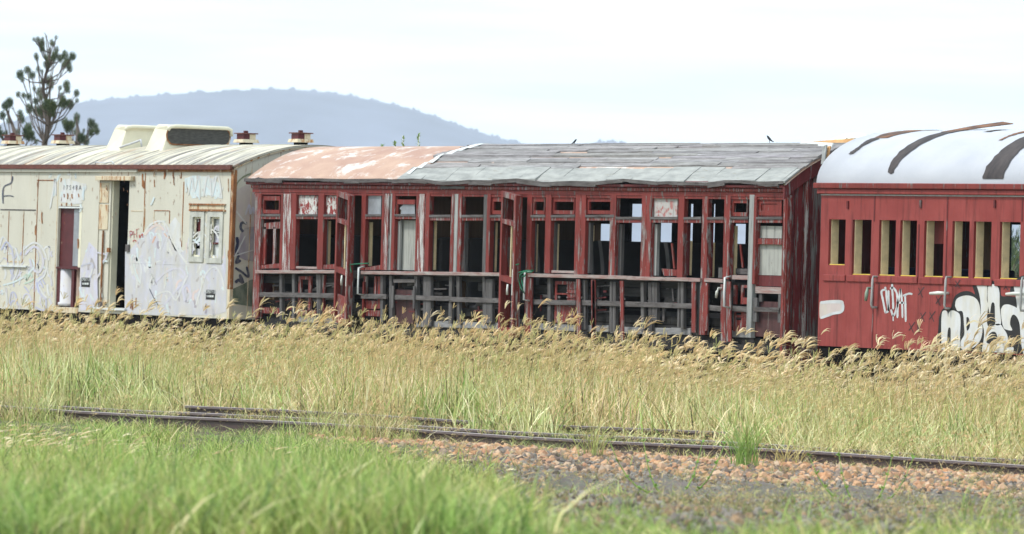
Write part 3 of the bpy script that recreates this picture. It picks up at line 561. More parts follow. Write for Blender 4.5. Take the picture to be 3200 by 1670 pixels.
# linings: dark boards behind the studs, paler along the bottom
zl0 = zc(R2, 300, 1215); zl1 = zc(R2, 300, 880)
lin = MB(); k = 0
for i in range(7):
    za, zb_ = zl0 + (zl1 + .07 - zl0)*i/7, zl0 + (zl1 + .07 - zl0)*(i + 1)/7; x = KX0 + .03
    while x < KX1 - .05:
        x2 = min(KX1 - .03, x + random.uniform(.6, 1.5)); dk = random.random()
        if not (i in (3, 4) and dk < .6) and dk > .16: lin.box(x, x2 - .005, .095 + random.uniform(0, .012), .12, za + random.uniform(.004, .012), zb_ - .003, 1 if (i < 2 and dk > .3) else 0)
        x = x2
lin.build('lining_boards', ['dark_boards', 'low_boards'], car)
MB().box(KX0 + .01, KX1 - .01, -.015, .08, zl0 - .09, zl0 + .03).build('bottom_rail', 'low_boards', car, wob=.003)
MB().box(KX0, KX1, .0, .10, zl0 - .22, zl0 - .095).build('solebar', 'underframe_black', car)
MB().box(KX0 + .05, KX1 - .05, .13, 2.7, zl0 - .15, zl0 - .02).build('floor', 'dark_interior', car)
# doors hanging open, sagging on one hinge
def askew_door(r, hx, tx, top, bot, trans, mid, drop, th, ang, nm, open_low):
    X0, _ = F(r, hx, 700, -.03); X1 = X0 + .62
    zt, zb_, ztr, zmd = [F(r, hx, y, -.03)[1] for y in (top, bot, trans, mid)]
    root = bpy.data.objects.new('door', None); COL.objects.link(root); root.parent = car; root['label'] = nm
    o = car['_o']; root.location = (X0 - o[0], -.03 - o[1], -o[2]); root.rotation_euler = (0, 0, R(-ang)); root['_o'] = (0, 0, 0)
    Wd = X1 - X0
    def bar(n, m, x0, x1, z0, z1, y0=-th, y1=0.):
        f = lambda x: -drop*x/Wd
        mb = MB(); mb.hexa([(x0, y0, z0 + f(x0)), (x1, y0, z0 + f(x1)), (x1, y0, z1 + f(x1)), (x0, y0, z1 + f(x0))], [(x0, y1, z0 + f(x0)), (x1, y1, z0 + f(x1)), (x1, y1, z1 + f(x1)), (x0, y1, z1 + f(x0))])
        return mb.build(n, m, root, bevel=.004)
    bar('stile', 'red_paint', 0, .07, zb_, zt); bar('stile', 'red_worn', Wd - .09, Wd, zb_, zt, -th - .012, .0)
    bar('door_rail', 'red_worn', .071, Wd - .091, zt - .09, zt); bar('door_rail', 'red_worn', .071, Wd - .091, ztr - .07, ztr); bar('door_rail', 'red_paint', .071, Wd - .091, zmd - .06, zmd + .03); bar('door_rail', 'red_paint', .071, Wd - .091, zb_, zb_ + .1)
    bar('lock_plate', 'pale_metal', Wd - .07, Wd - .045, zmd - .22, zmd + .18, -th - .018, -th - .0125)
    if not open_low: bar('lower_panel', 'red_worn', .071, Wd - .091, zb_ + .1, zmd - .062 - .35, -th*.6, -th*.3)
    bar('yellow_stile', 'yellow_wood', .30, .325, zmd + .03, ztr - .072, -th*.5, -th*.2)
    h = MB(); h.tube([(Wd - .15, -th - .05, zmd - .12), (Wd - .145, -th - .06, zmd - .2), (Wd - .16, -th - .05, zmd - .28)], [.013, .017, .02], 8); h.build('handle', 'pale_metal', root, smooth=True)
    return root
askew_door(R2, 616, 700, 358, 1190, 530, 850, .085, .085, 9, 'left sagging open carriage door with peeled edge', False)
askew_door(R3, 572, 660, 360, 1260, 535, 905, .075, .10, 9, 'middle sagging open carriage door with green rope', True)
for r, x, y, c in ((R2, 735, 850, 0), (R3, 693, 880, 0), (R4, 797, 860, 0)):
    X_, Zz = F(r, x, y, -.16); mb = MB(); mb.tube([(X_, -.05, Zz + .02), (X_, -.16, Zz), (X_ - .01, -.16, Zz - .42), (X_ - .01, -.05, Zz - .44)], .016, 8); mb.build('grab_bar', 'white_paint', car, smooth=True)
X_, Zz = F(R4, 760, 925, -.10); mb = MB(); mb.tube([(X_, -.04, Zz), (X_, -.10, Zz), (X_ - .03, -.11, Zz - .05), (X_ - .06, -.1, Zz - .14)], [.02, .024, .022, .016], 8); mb.build('door_handle', 'pale_metal', car, smooth=True)
rp_ = MB(); rp_.tube([(*(lambda q: (q[0], -.21, q[1]))(F(R3, *q, -.21)),) for q in ((655, 880), (700, 868), (748, 866), (735, 878), (690, 876), (660, 895), (655, 930), (665, 975), (690, 1015), (680, 960), (664, 900), (690, 905), (700, 890))], .010, 5)
rp_.tube([(*(lambda q: (q[0], -.21, q[1]))(F(R3, *q, -.21)),) for q in ((612, 850), (635, 832), (655, 826))], .009, 5)
tag(rp_.build('rope', 'green_rope', None, smooth=True), 'green rope tangled around the middle open door of the derelict red carriage', 'rope', 'green ropes tied to the doors')
rp_ = MB(); rp_.tube([(*(lambda q: (q[0], -.2, q[1]))(F(R2, *q, -.2)),) for q in ((800, 822), (740, 824), (680, 830), (683, 860), (690, 880))], .009, 5)
tag(rp_.build('rope', 'green_rope', None, smooth=True), 'short green cord stretched across the left open door of the red carriage', 'rope', 'green ropes tied to the doors')
bx('door_panel', 'red_paint', car, R2, 758, 940, 764, 1190, -.01, .03); bx('kick_board', 'red_paint', car, R3, 528, 1228, 562, 1262, -.05, -.01)
# interior: far wall with windows, partitions, seats, ceiling line
FW = 2.76
fh = []
for x0, x1 in ((16, 112), (228, 306), (402, 482), (580, 608), (718, 740), (851, 926)):
    Xa, z1 = F(R4, x0, 418, FW); Xb, _ = F(R4, x1, 418, FW); fh.append((Xa, Xb, 1.95, F(R4, (x0 + x1)/2, 538 if x0 in (16, 851) else 418, FW)[1]))
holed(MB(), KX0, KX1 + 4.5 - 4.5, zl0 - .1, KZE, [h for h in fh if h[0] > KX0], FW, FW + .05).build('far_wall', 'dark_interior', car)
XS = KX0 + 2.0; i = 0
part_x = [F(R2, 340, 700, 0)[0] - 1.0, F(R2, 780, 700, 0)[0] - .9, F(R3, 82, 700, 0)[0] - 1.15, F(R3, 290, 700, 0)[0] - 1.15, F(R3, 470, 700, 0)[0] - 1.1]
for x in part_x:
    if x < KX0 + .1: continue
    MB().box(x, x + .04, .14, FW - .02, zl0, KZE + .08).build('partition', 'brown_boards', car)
    seat = MB()
    for k in range(8):
        a0, a1 = math.pi*k/8, math.pi*(k + 1)/8
    seat.box(x + .05, x + .16, .2, FW - .1, zl0 + .4, F(R3, 150, 655, .5)[1]); seat.box(x + .17, x + .62, .2, FW - .1, zl0 + .3, zl0 + .46); seat.build('bench_seat', 'seat_leather', car, bevel=.05)
zs = F(R4, 440, 648, 1.0)[1]
for k, xx in enumerate([(R3, 930), (R4, 40), (R4, 210), (R4, 440), (R4, 610), (R4, 740), (R4, 890)]):
    x = F(xx[0], xx[1], 700, .6)[0] - .5; seat = MB(); y0 = .42 if k in (0, 2, 4) else .75
    n = 10; prof = []
    for q in range(n + 1):
        t = q/n; prof.append((x + .16*math.sin(t*math.pi*.9), t))
    vs = [(px_, y_, zl0 + .3 + (zs - zl0 - .3)*t) for y_ in (y0, 1.55) for px_, t in prof] + [(px_ - .10, y_, zl0 + .3 + (zs - zl0 - .3)*t) for y_ in (y0, 1.55) for px_, t in prof]
    m = n + 1; fs = []
    for q in range(n): fs += [(q, m + q, m + q + 1, q + 1), (2*m + q, 2*m + q + 1, 3*m + q + 1, 3*m + q), (q, q + 1, 2*m + q + 1, 2*m + q), (m + q, 3*m + q, 3*m + q + 1, m + q + 1)]
    fs.append((n, m + n, 3*m + n, 2*m + n)); seat.add(vs, fs); seat.box(x + .02, x + .5, y0, 1.55, zl0 + .3, zl0 + .46); seat.build('seat', 'seat_leather', car, smooth=False)
# right end wall of vertical boards and barge board
end = MB(); y = -.012; k = 0
while y < 2.8:
    w = random.uniform(.13, .17); t = random.uniform(0, .014); y2 = min(2.83, y + w)
    z_0, z_1 = arc_z(y, KY0, KY1, KZE, KRISE, 'p') - .06, arc_z(y2, KY0, KY1, KZE, KRISE, 'p') - .06
    end.hexa([(KX1 - .05, y, zl0 - .2), (KX1 + t, y, zl0 - .2), (KX1 + t, y, z_0), (KX1 - .05, y, z_0)], [(KX1 - .05, y2 - .008, zl0 - .2), (KX1 + t, y2 - .008, zl0 - .2), (KX1 + t, y2 - .008, z_1), (KX1 - .05, y2 - .008, z_1)]); y = y2
end.build('end_wall', 'red_end', car)
MB().box(KX1 - .03, KX1 + .035, -.045, .03, zl0 - .2, Z4).build('corner_post', 'red_worn', car, bevel=.008)
MB().box(KX1 + .015, KX1 + .04, .30, .35, zl0 - .2, 3.5).build('end_batten', 'red_peeling', car)
brg = MB()
for i in range(16):
    y_0, y_1 = KY0 + (KY1 - KY0)*i/16, KY0 + (KY1 - KY0)*(i + 1)/16; za, zb_ = arc_z(y_0, KY0, KY1, KZE, KRISE, 'p') - .037, arc_z(y_1, KY0, KY1, KZE, KRISE, 'p') - .037
    brg.hexa([(KX1 + .04, y_0, za - .2), (KX1 + .075, y_0, za - .2), (KX1 + .075, y_0, za), (KX1 + .04, y_0, za)], [(KX1 + .04, y_1, zb_ - .2), (KX1 + .075, y_1, zb_ - .2), (KX1 + .075, y_1, zb_), (KX1 + .04, y_1, zb_)])
brg.build('barge_board', 'red_dark', car)
end_wall('end_wall', 'red_dark', car, KX0, KX0 + .05, .051, 2.75, zl0 - .2, KZE - .07, KRISE - .05, 'p')
MB().box(KX0 + .6, KX1 - .6, .5, 2.3, .42, zl0 - .16).build('underframe_shade_box', 'underframe_black', car)  # solid black underframe box, added to keep the gap below the body dark
for x in (KX0 + 2.2, KX1 - 2.2): bogie(car, x, .35, 2.45)
ss = MB(); 
for x in np.arange(KX0 + .3, KX1 - .5, 1.3): ss.box(x, x + .5, -.16, .10, zl0 - .52, zl0 - .47)
ss.box(KX0 + .3, KX1 - .3, -.02, .04, zl0 - .6, zl0 - .53); ss.build('footboard', 'underframe_black', car)

# ------------------------------------------------------------------ cream van
SH = .0185
VX1 = at(724, 765, 0)[0]; VX0 = VX1 - 13.5; VY1 = 3.2; VZB = zc(R1, 900, 1240); VZE = zc(R1, 900, 352); VR = .40
van = thing('railway_van', (VX1 - 6.5, 1.6, 0), 'cream steel railway van with rust streaks, pale graffiti and vents on its roof', 'railway carriage', 'carriages of the abandoned train')
def vb(nm, m, x0, y0, x1, y1, Y0, Y1, **k): return bx(nm, m, van, R1, x0, y0, x1, y1, Y0, Y1, SH, **k)
def hole(r, x0, x1, y0, y1, Y=0.):
    ym, xm = (y0 + y1)/2, (x0 + x1)/2; return (F(r, x0, ym, Y)[0], F(r, x1, ym, Y)[0], F(r, xm, y1, Y)[1], F(r, xm, y0, Y)[1])
vh = [hole(R1, 585, 765, 432, 1195), hole(R1, 342, 484, 585, 1192), hole(R1, 1146, 1222, 628, 912), hole(R1, 1250, 1334, 628, 920), hole(R1, 846, 886, 940, 1002), hole(R1, 1008, 1048, 942, 1006)]
holed(MB(SH), VX0, VX1, VZB, VZE, vh, 0., .05).build('side_wall', 'van_cream', van)
roof_shell('roof', 'van_roof', van, VX0 - .03, VX1 + .05, -.03, VY1 + .03, VZE + .03, VR, 'p', .03, 30, SH)
MB(SH).box(VX0, VX1 - .02, -.075, .0, VZE - .035, VZE + .04).build('gutter', 'rust_gutter', van, wob=.004)
MB(SH).box(VX0, F(R1, 830, 370)[0], -.045, -.004, VZE - .085, VZE - .04).build('eave_strip', 'van_cream', van)
MB(SH).box(F(R1, 832, 370)[0], VX1 - .01, -.03, -.004, VZE - .075, VZE - .037).build('eave_strip', 'rust', van)
end_wall('end_wall', 'van_cream', van, VX1 - .05, VX1, .051, VY1, VZB, VZE + .01, VR - .02, 'p', 24, SH)
MB(SH).box(VX1 - .075, VX1 + .012, -.014, .05, VZB + .5, VZE - .04).build('corner_post', 'rust', van, wob=.004); MB(SH).box(VX1 - .06, VX1 + .012, -.012, .05, VZB, VZB + .5).build('corner_post', 'rust_cream', van)
be = MB(SH)
for i in range(20):
    y_0, y_1 = VY1*i/20, VY1*(i + 1)/20; za, zb_ = arc_z(y_0, 0, VY1, VZE + .03, VR, 'p'), arc_z(y_1, 0, VY1, VZE + .03, VR, 'p')
    be.hexa([(VX1, y_0, za - .06), (VX1 + .03, y_0, za - .06), (VX1 + .03, y_0, za - .032), (VX1, y_0, za - .032)], [(VX1, y_1, zb_ - .06), (VX1 + .03, y_1, zb_ - .06), (VX1 + .03, y_1, zb_ - .032), (VX1, y_1, zb_ - .032)])
be.build('end_rib', 'rust_cream', van)
for x in np.arange(VX0 + .2, VX1 - .3, .62):
    ribs = MB(SH)
    for i in range(18):
        y_0, y_1 = VY1*.5*i/18, VY1*.5*(i + 1)/18; za, zb_ = arc_z(y_0, -.03, VY1 + .03, VZE + .03, VR, 'p'), arc_z(y_1, -.03, VY1 + .03, VZE + .03, VR, 'p')
        ribs.hexa([(x, y_0, za + .012), (x + .03, y_0, za + .012), (x + .03, y_1, zb_ + .012), (x, y_1, zb_ + .012)], [(x - .01, y_0, za - .005), (x + .04, y_0, za - .005), (x + .04, y_1, zb_ - .005), (x - .01, y_1, zb_ - .005)])
    ribs.build('roof_seam', 'van_roof', van)
# seams and rust lines on the wall
for x0, y0, x1, y1, m in [(213, 430, 217, 1220, 'rust'), (333, 430, 337, 1220, 'rust_cream'), (218, 427, 334, 433, 'rust'), (0, 604, 212, 611, 'grey_wood_h'), (47, 615, 50, 925, 'rust'), (135, 615, 139, 925, 'rust'), (50, 915, 136, 923, 'rust_cream'), (862, 385, 866, 740, 'rust'), (1092, 440, 1096, 830, 'rust'), (784, 612, 855, 617, 'rust_cream'), (922, 610, 1016, 615, 'rust'), (1013, 616, 1017, 690, 'rust'), (920, 616, 923, 700, 'rust_cream'), (756, 930, 1140, 933, 'spray_greyviolet'), (865, 600, 868, 760, 'rust_cream')]:
    vb('wall_seam', m, x0, y0, x1, y1, -.006, -.0005)
vb('latch_bar', 'white_paint', 0, 940, 155, 950, -.04, -.005); vb('door_hood', 'rust_cream', 568, 405, 780, 431, -.09, -.001, bevel=.006)
# open doorway, with its inner leaf folded back
vb('door_leaf', 'van_cream', 585, 434, 655, 1192, .02, .05); vb('leaf_panel', 'rust_cream', 592, 445, 648, 565, .006, .019); vb('leaf_panel', 'rust_cream', 592, 575, 645, 725, .006, .019)
MB(SH).box(F(R1, 655, 800)[0] - .05, F(R1, 655, 800)[0], .051, .17, VZB + .1, zc(R1, 700, 434)).build('door_edge', 'ac_cream', van)
vb('door_step', 'white_paint', 555, 1195, 750, 1208, -.05, .3); vb('latch_rod', 'rust', 607, 730, 612, 1165, -.02, .004); vb('latch_foot', 'grey_wood_h', 590, 1160, 625, 1195, -.04, .004)
vb('door_catch', 'rust', 640, 835, 655, 862, -.03, .004); vb('door_catch', 'grey_wood_h', 752, 815, 772, 858, -.03, -.001)
# screened door
vb('door_frame', 'white_paint', 350, 588, 492, 598, -.012, .03); vb('door_frame', 'ac_cream', 472, 600, 488, 955, .0, .04); vb('screen_panel', 'maroon', 345, 598, 476, 950, .055, .065)
gp = MB(SH); BX(gp, R1, 440, 604, 478, 945, .045, .05); gp.build('screen', 'glass_dusty', van); vb('cross_bar', 'maroon', 338, 950, 475, 962, -.01, .05)
def pillar(x0, x1, y0, y1, m):
    xa, z1 = F(R1, x0, y0, .1); xb2, z0 = F(R1, x1, y1, .1); mb = MB(SH); rr_ = (xb2 - xa)*.5; mb.tube([((xa + xb2)/2, .1 + rr_*.4, z0), ((xa + xb2)/2, .1 + rr_*.4, z0 + .06), ((xa + xb2)/2, .1 + rr_*.4, z0 + .065), ((xa + xb2)/2, .1 + rr_*.4, z1)], [rr_, rr_, rr_*.85, rr_*.85], 16); return mb.build('gas_bottle', m, van, smooth=True)
pillar(368, 428, 962, 1185, 'spray_greyviolet'); pillar(446, 474, 962, 1185, 'spray_salmon')
vb('shelf_back', 'maroon', 330, 600, 480, 1192, .34, .36); vb('shelf_post', 'maroon', 331, 960, 364, 1192, .02, .07); vb('shelf_post', 'maroon', 429, 960, 444, 1192, .02, .07); vb('door_sill', 'rust_cream', 328, 1193, 470, 1225, -.012, -.001)
sh_ = MB(SH); tri_fill(sh_, [Vector((F(R1, x, y, .053)[0], .053, F(R1, x, y, .053)[1])) for x, y in ((375, 920), (378, 790), (400, 760), (438, 748), (446, 800), (440, 920))]).build('sack', 'greypink', van) if False else None
# windows
for a, b_, y1 in ((1140, 1226, 920), (1244, 1338, 928)):
    h = hole(R1, a, b_, 618, y1); hi_ = (h[0] + .10, h[1] - .11, h[2] + .09, h[3] - .09)
    w = holed(MB(SH), *h, [hi_], -.02, .03).build('window_frame', 'frame_paint', van, bevel=.004)
    p2 = holed(MB(SH), hi_[0] - .02, hi_[1] + .02, hi_[2] - .02, hi_[3] + .02, [(hi_[0] + .04, hi_[1] - .03, hi_[2] + .03, hi_[3] - .03)], .02, .045).build('window_sash', 'ac_cream', van)
vb('blind', 'red_dark', 1160, 650, 1215, 740, .07, .08); vb('paper', 'white_paint', 1172, 655, 1192, 680, .066, .069); vb('paper', 'white_paint', 1155, 745, 1212, 800, .06, .07); vb('paper', 'spray_pale', 1165, 840, 1205, 905, .06, .07)
vb('paper', 'spray_pale', 1280, 655, 1320, 735, .07, .08); vb('sash_bar', 'white_paint', 1262, 738, 1325, 748, .03, .05); vb('paper', 'spray_lavender', 1278, 752, 1320, 803, .07, .08); vb('sash_bar', 'red_dark', 1262, 803, 1325, 812, .03, .05); vb('paper', 'white_paint', 1280, 815, 1325, 905, .07, .08)
vb('window_hood', 'rust', 1130, 570, 1345, 580, -.03, -.001); vb('window_hood', 'rust_cream', 1132, 581, 1342, 604, -.012, -.001); vb('window_hood', 'rust', 1130, 605, 1345, 616, -.03, -.001)
for a, b_ in ((846, 886), (1008, 1048)): vb('vent_bar', 'spray_pale', a, 968, b_, 976, .0, .03)
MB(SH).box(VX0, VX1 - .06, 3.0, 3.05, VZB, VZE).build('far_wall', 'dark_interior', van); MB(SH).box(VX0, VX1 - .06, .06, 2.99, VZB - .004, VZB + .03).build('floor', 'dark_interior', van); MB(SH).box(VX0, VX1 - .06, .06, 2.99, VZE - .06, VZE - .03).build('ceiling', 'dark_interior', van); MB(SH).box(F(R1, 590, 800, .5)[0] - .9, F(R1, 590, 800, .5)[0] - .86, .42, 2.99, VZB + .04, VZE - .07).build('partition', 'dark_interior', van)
MB(SH).box(VX0, VX1, .03, .14, VZB - .2, VZB - .004).build('solebar', 'underframe_black', van); MB().box(VX0 + .4, VX1 - .5, .5, 2.5, .4, VZB - .02).build('underframe_shade_box', 'underframe_black', van)  # black box added beneath the van so no bright ground shows through
for x in (VX1 - 2.3, VX1 - 11): bogie(van, x, .35, 2.6)
# stickers with writing
def text_part(par, body, size, X_, Y_, Z_, mat, nm='lettering', sh=0, rot=None, sx=1.):
    cu = bpy.data.curves.new(nm, 'FONT'); cu.body = body; cu.size = size; cu.extrude = .001; cu.align_x = 'CENTER'; cu.align_y = 'CENTER'
    ob = bpy.data.objects.new(nm, cu); me = bpy.data.meshes.new_from_object(ob); bpy.data.objects.remove(ob); me.materials.clear(); me.materials.append(M[mat]); me.name = nm
    o = bpy.data.objects.new(nm, me); COL.objects.link(o); o.parent = par; l = par['_o']; o.location = (X_ - l[0], Y_ - l[1], Z_ - l[2]); o.rotation_euler = (R(90), 0, 0); o.scale = (sx, 1, 1); return o
for x0, y0, x1, y1 in ((490, 1014, 541, 1070), (1238, 1088, 1292, 1146)):
    vb('sticker', 'spray_black', x0, y0, x1, y1, -.008, -.001)
    xm = (F(R1, (x0 + x1)/2, (y0 + y1)/2)[0]); zm = zc(R1, (x0 + x1)/2, (y0 + y1)/2); xm += SH*(zm - 2.3)
    text_part(van, 'PROPERTY OF', .075, xm, -.010, zm + .045, 'white_paint', 'sticker_lettering', sx=.85)
    for u0, u1 in ((.10, .17), (.24, .31), (.38, .58), (.62, .84)): vb('sticker_lettering', 'white_paint', x0 + (x1 - x0)*u0, y0 + (y1 - y0)*.55, x0 + (x1 - x0)*u1, y0 + (y1 - y0)*.76, -.0105, -.0085)
xm, zm = F(R1, 432, 475); text_part(van, '1 7 S 4 8 A', .115, xm + SH*(zm - 2.3), -.006, zm, 'ink' if 'ink' in M else 'spray_ink', 'number_lettering', sx=1.35)
# graffiti films on the van
def v3(x, y, Y=-.004): X_, Zz = F(R1, x, y, 0); return (X_ + SH*(Zz - 2.3), Y, Zz)
fills = [('spray_greyviolet', [(752, 860), (790, 840), (830, 790), (870, 745), (910, 700), (960, 690), (1000, 720), (1030, 800), (1080, 870), (1120, 840), (1130, 780), (1139, 760), (1139, 930), (1240, 930), (1340, 935), (1345, 800), (1358, 900), (1362, 1100), (1360, 1220), (1290, 1240), (900, 1238), (752, 1225)]),
         ('spray_white', [(1020, 690), (1050, 650), (1080, 690), (1085, 780), (1090, 870), (1050, 850), (1010, 760)]), ('spray_lavender', [(484, 960), (520, 850), (535, 800), (585, 850), (590, 1150), (560, 1200), (480, 1215), (484, 1120)]),
         ('spray_paleblue', [(1105, 420), (1160, 400), (1250, 410), (1320, 450), (1335, 540), (1250, 520), (1150, 540)]), ('spray_white', [(350, 440), (400, 420), (500, 450), (505, 540), (450, 575), (360, 560)])]
for m, pl in fills:
    mb = MB(); tri_fill(mb, [Vector(v3(x, y, -.001)) for x, y in pl], 0, Vector((0, -.002, 0))); mb.build('graffiti', m, van)
strokes = [('white', 7, [(860, 760), (900, 700), (955, 675), (1000, 700), (1030, 780), (1080, 870), (1140, 950)]), ('pink', 9, [(870, 760), (905, 720), (950, 700), (985, 730)]), ('white', 5, [(780, 880), (800, 960), (840, 1060), (850, 960), (830, 900)]), ('paleblue', 6, [(805, 930), (820, 990), (845, 1050)]), ('lavender', 8, [(940, 1040), (1000, 980), (1080, 960), (1120, 1020), (1060, 1090), (990, 1180)]), ('white', 6, [(900, 1160), (960, 1110), (1020, 1100), (1060, 1150), (1100, 1060), (1130, 1000)]), ('white', 5, [(1130, 830), (1160, 770), (1200, 740), (1240, 770), (1250, 830)]), ('ink', 3, [(900, 1080), (930, 1140), (960, 1190)]), ('white', 6, [(1180, 1180), (1210, 1080), (1240, 990), (1290, 950), (1330, 1000), (1350, 1080)]), ('lavender', 9, [(1120, 1160), (1150, 1120), (1130, 1060), (1100, 1090), (1120, 1160)]),
           ('white', 6, [(0, 830), (20, 770), (60, 820), (100, 850), (110, 960), (80, 1040)]), ('blue', 6, [(10, 850), (40, 800), (75, 850), (85, 940), (70, 1030)]), ('lavender', 9, [(150, 880), (200, 830), (240, 850), (262, 920), (240, 980), (200, 960), (180, 900)]), ('white', 7, [(140, 850), (200, 805), (250, 830), (285, 910), (270, 1000), (230, 1040), (255, 1100), (290, 1140)]), ('paleblue', 7, [(20, 1060), (90, 1040), (160, 1000), (210, 950)]), ('blue', 5, [(60, 1180), (70, 1110), (95, 1110), (110, 1180)]), ('lavender', 6, [(130, 1190), (150, 1120), (180, 1120), (200, 1180)]), ('blue', 7, [(225, 1040), (240, 1100), (280, 1150), (270, 1210), (215, 1190)]), ('mint', 6, [(145, 1010), (165, 995), (160, 1030), (185, 990), (195, 1010)]), ('mint', 6, [(150, 1050), (190, 1035), (205, 1020)]), ('white', 6, [(0, 1110), (40, 1105), (45, 1190), (10, 1195)]), ('lavender', 5, [(540, 840), (575, 860), (640, 880), (610, 930)]), ('blue', 6, [(490, 945), (530, 930), (560, 935), (550, 1000), (520, 1070)]), ('white', 5, [(500, 1080), (540, 1010), (560, 960)]),
           ('ink', 5, [(74, 405), (66, 445), (20, 475), (18, 570)]), ('ink', 4, [(20, 525), (55, 522), (82, 528)]), ('paleblue', 8, [(1110, 420), (1120, 500)]), ('white', 5, [(1130, 520), (1150, 410), (1165, 500), (1190, 400), (1200, 540)]), ('white', 6, [(1220, 530), (1240, 410), (1260, 430), (1270, 530), (1300, 400), (1320, 460), (1330, 540)]), ('paleblue', 7, [(905, 580), (920, 545), (925, 530)]), ('white', 6, [(300, 600), (320, 480), (330, 420), (335, 520)]), ('paleblue', 8, [(385, 420), (395, 470)]), ('paleblue', 8, [(500, 470), (500, 550)]), ('white', 5, [(905, 1000), (915, 995), (912, 1050), (925, 1010), (928, 1060)])]
by = {}
for i_, (m, w, pl) in enumerate(strokes):
    mb = MB(); ribbon(mb, pl, w*.8, lambda x, y: v3(x, y, 0), (0, -.0055 - .00007*i_, 0)); mb.build('graffiti_line', 'spray_' + m, van)
mb = MB()
for pl in ([(780, 735), (784, 775)], [(780, 735), (795, 738), (793, 755), (782, 757)], [(803, 735), (806, 778)], [(803, 755), (818, 752)], [(822, 722), (822, 775)], [(815, 728), (836, 720)], [(838, 755), (840, 775), (856, 750), (858, 775)], [(800, 800), (804, 790), (815, 790), (818, 800)]): ribbon(mb, pl, 2.4, lambda x, y: v3(x, y, 0), (0, -.009, 0))
mb.build('graffiti', 'red_writing', van)
rs = random.Random(5)
dr = MB()
for x, y, h in [(853, 390, 80), (860, 430, 50), (926, 380, 30), (924, 425, 45), (985, 378, 45), (992, 378, 30), (1038, 380, 40), (1042, 410, 50), (1086, 380, 40), (365, 415, 25), (383, 512, 20), (405, 508, 35), (432, 512, 28), (470, 510, 22), (370, 570, 14), (400, 565, 18), (430, 566, 18), (252, 620, 70), (640, 460, 30), (1372, 850, 60), (1368, 420, 80), (800, 1150, 60), (822, 1135, 60), (790, 1160, 40), (1180, 605, 14), (1210, 608, 14), (1250, 606, 12), (1300, 606, 14), (215, 700, 60), (470, 780, 60)]:
    ribbon(dr, [(x, y), (x + rs.uniform(-2, 2), y + h*.5), (x + rs.uniform(-3, 3), y + h)], rs.uniform(2.2, 4.5), lambda a, b: v3(a, b, 0), (0, -.0075, 0))
for _ in range(120):
    x, y = rs.uniform(0, 1360), rs.choice([rs.uniform(375, 700), rs.uniform(375, 1220)]); h = rs.uniform(5, 22)
    ribbon(dr, [(x, y), (x + rs.uniform(-2, 2), y + h)], rs.uniform(.8, 2.2), lambda a, b: v3(a, b, 0), (0, -.0079, 0), 0, False)
tag(dr.build('rust_stain', 'rust', van), kind='stuff')
rnd = {}
def squig(x0, x1, y0, y1, cols, n, wmin, wmax):
    for k in range(n):
        x, y = rs.uniform(x0, x1), rs.uniform(y0, y1); a = rs.choice([1.2, 1.5, 1.8, -1.3]) + rs.gauss(0, .5); L_ = rs.uniform(30, 95); cv = rs.gauss(0, .9); p = []
        for q in range(5): p.append((min(x1 + 8, max(x0 - 8, x)), min(y1 + 15, max(y0 - 15, y)))); x += math.cos(a)*L_*.25*.6; y -= math.sin(a)*L_*.25; a += cv*.35
        p = [p[0]] + [q for i, q in enumerate(p[1:]) if math.dist(q, p[i]) > 1.5]
        if len(p) > 2: m = rs.choice(cols); ribbon(rnd.setdefault(m, MB()), p, rs.uniform(wmin, wmax), lambda a_, b_: v3(a_, b_, 0), (0, -.0036 - .00016*(k % 10), 0))
squig(770, 1340, 760, 1215, ['white', 'lavender', 'greyviolet', 'paleblue', 'white', 'violetgrey', 'pink'], 130, 2.5, 8)
squig(890, 1010, 690, 800, ['white', 'pink', 'salmon', 'paleblue'], 14, 3, 7)
squig(5, 320, 840, 1205, ['white', 'lavender', 'blue', 'paleblue', 'white'], 75, 2, 6)
squig(490, 640, 850, 1180, ['lavender', 'paleblue', 'white', 'blue', 'violetgrey'], 22, 2.5, 6)
squig(1110, 1330, 400, 550, ['white', 'paleblue', 'white'], 18, 2.5, 5); squig(290, 510, 410, 600, ['white', 'paleblue'], 12, 3, 7); squig(1140, 1340, 700, 930, ['white', 'lavender'], 10, 3, 6)
for m, mb in rnd.items(): tag(mb.build('graffiti_scribble', 'spray_' + m, van), kind='stuff')
VEX = VX1
def e3(px, py, off=.0): Y_, Zz = atx(px, py, VEX); return (VEX + off, Y_, Zz)
RE = (380, 480, 2.489)
def ve(x, y): px, py = S(RE, x, y); Y_, Zz = atx(px, py, VEX + SH*(at(px, py)[1] - 2.3)); return (VEX + SH*(Zz - 2.3), Y_, Zz)
for k, (m, pl) in enumerate([('softpink', [(872, 330), (920, 270), (1000, 230), (1090, 210), (1090, 560), (960, 590), (900, 520), (870, 430)]), ('violetgrey', [(905, 700), (925, 620), (960, 580), (1090, 560), (1090, 850), (960, 830), (900, 800), (870, 790)]), ('green', [(850, 1060), (940, 1020), (1000, 985), (1090, 960), (1090, 1200), (1000, 1190), (880, 1170), (850, 1120)])]):
    mb = MB(SH*0); tri_fill(mb, [Vector(ve(x, y)) for x, y in pl], 0, Vector((.003, 0, 0))); mb.build('graffiti', 'spray_' + m, van)
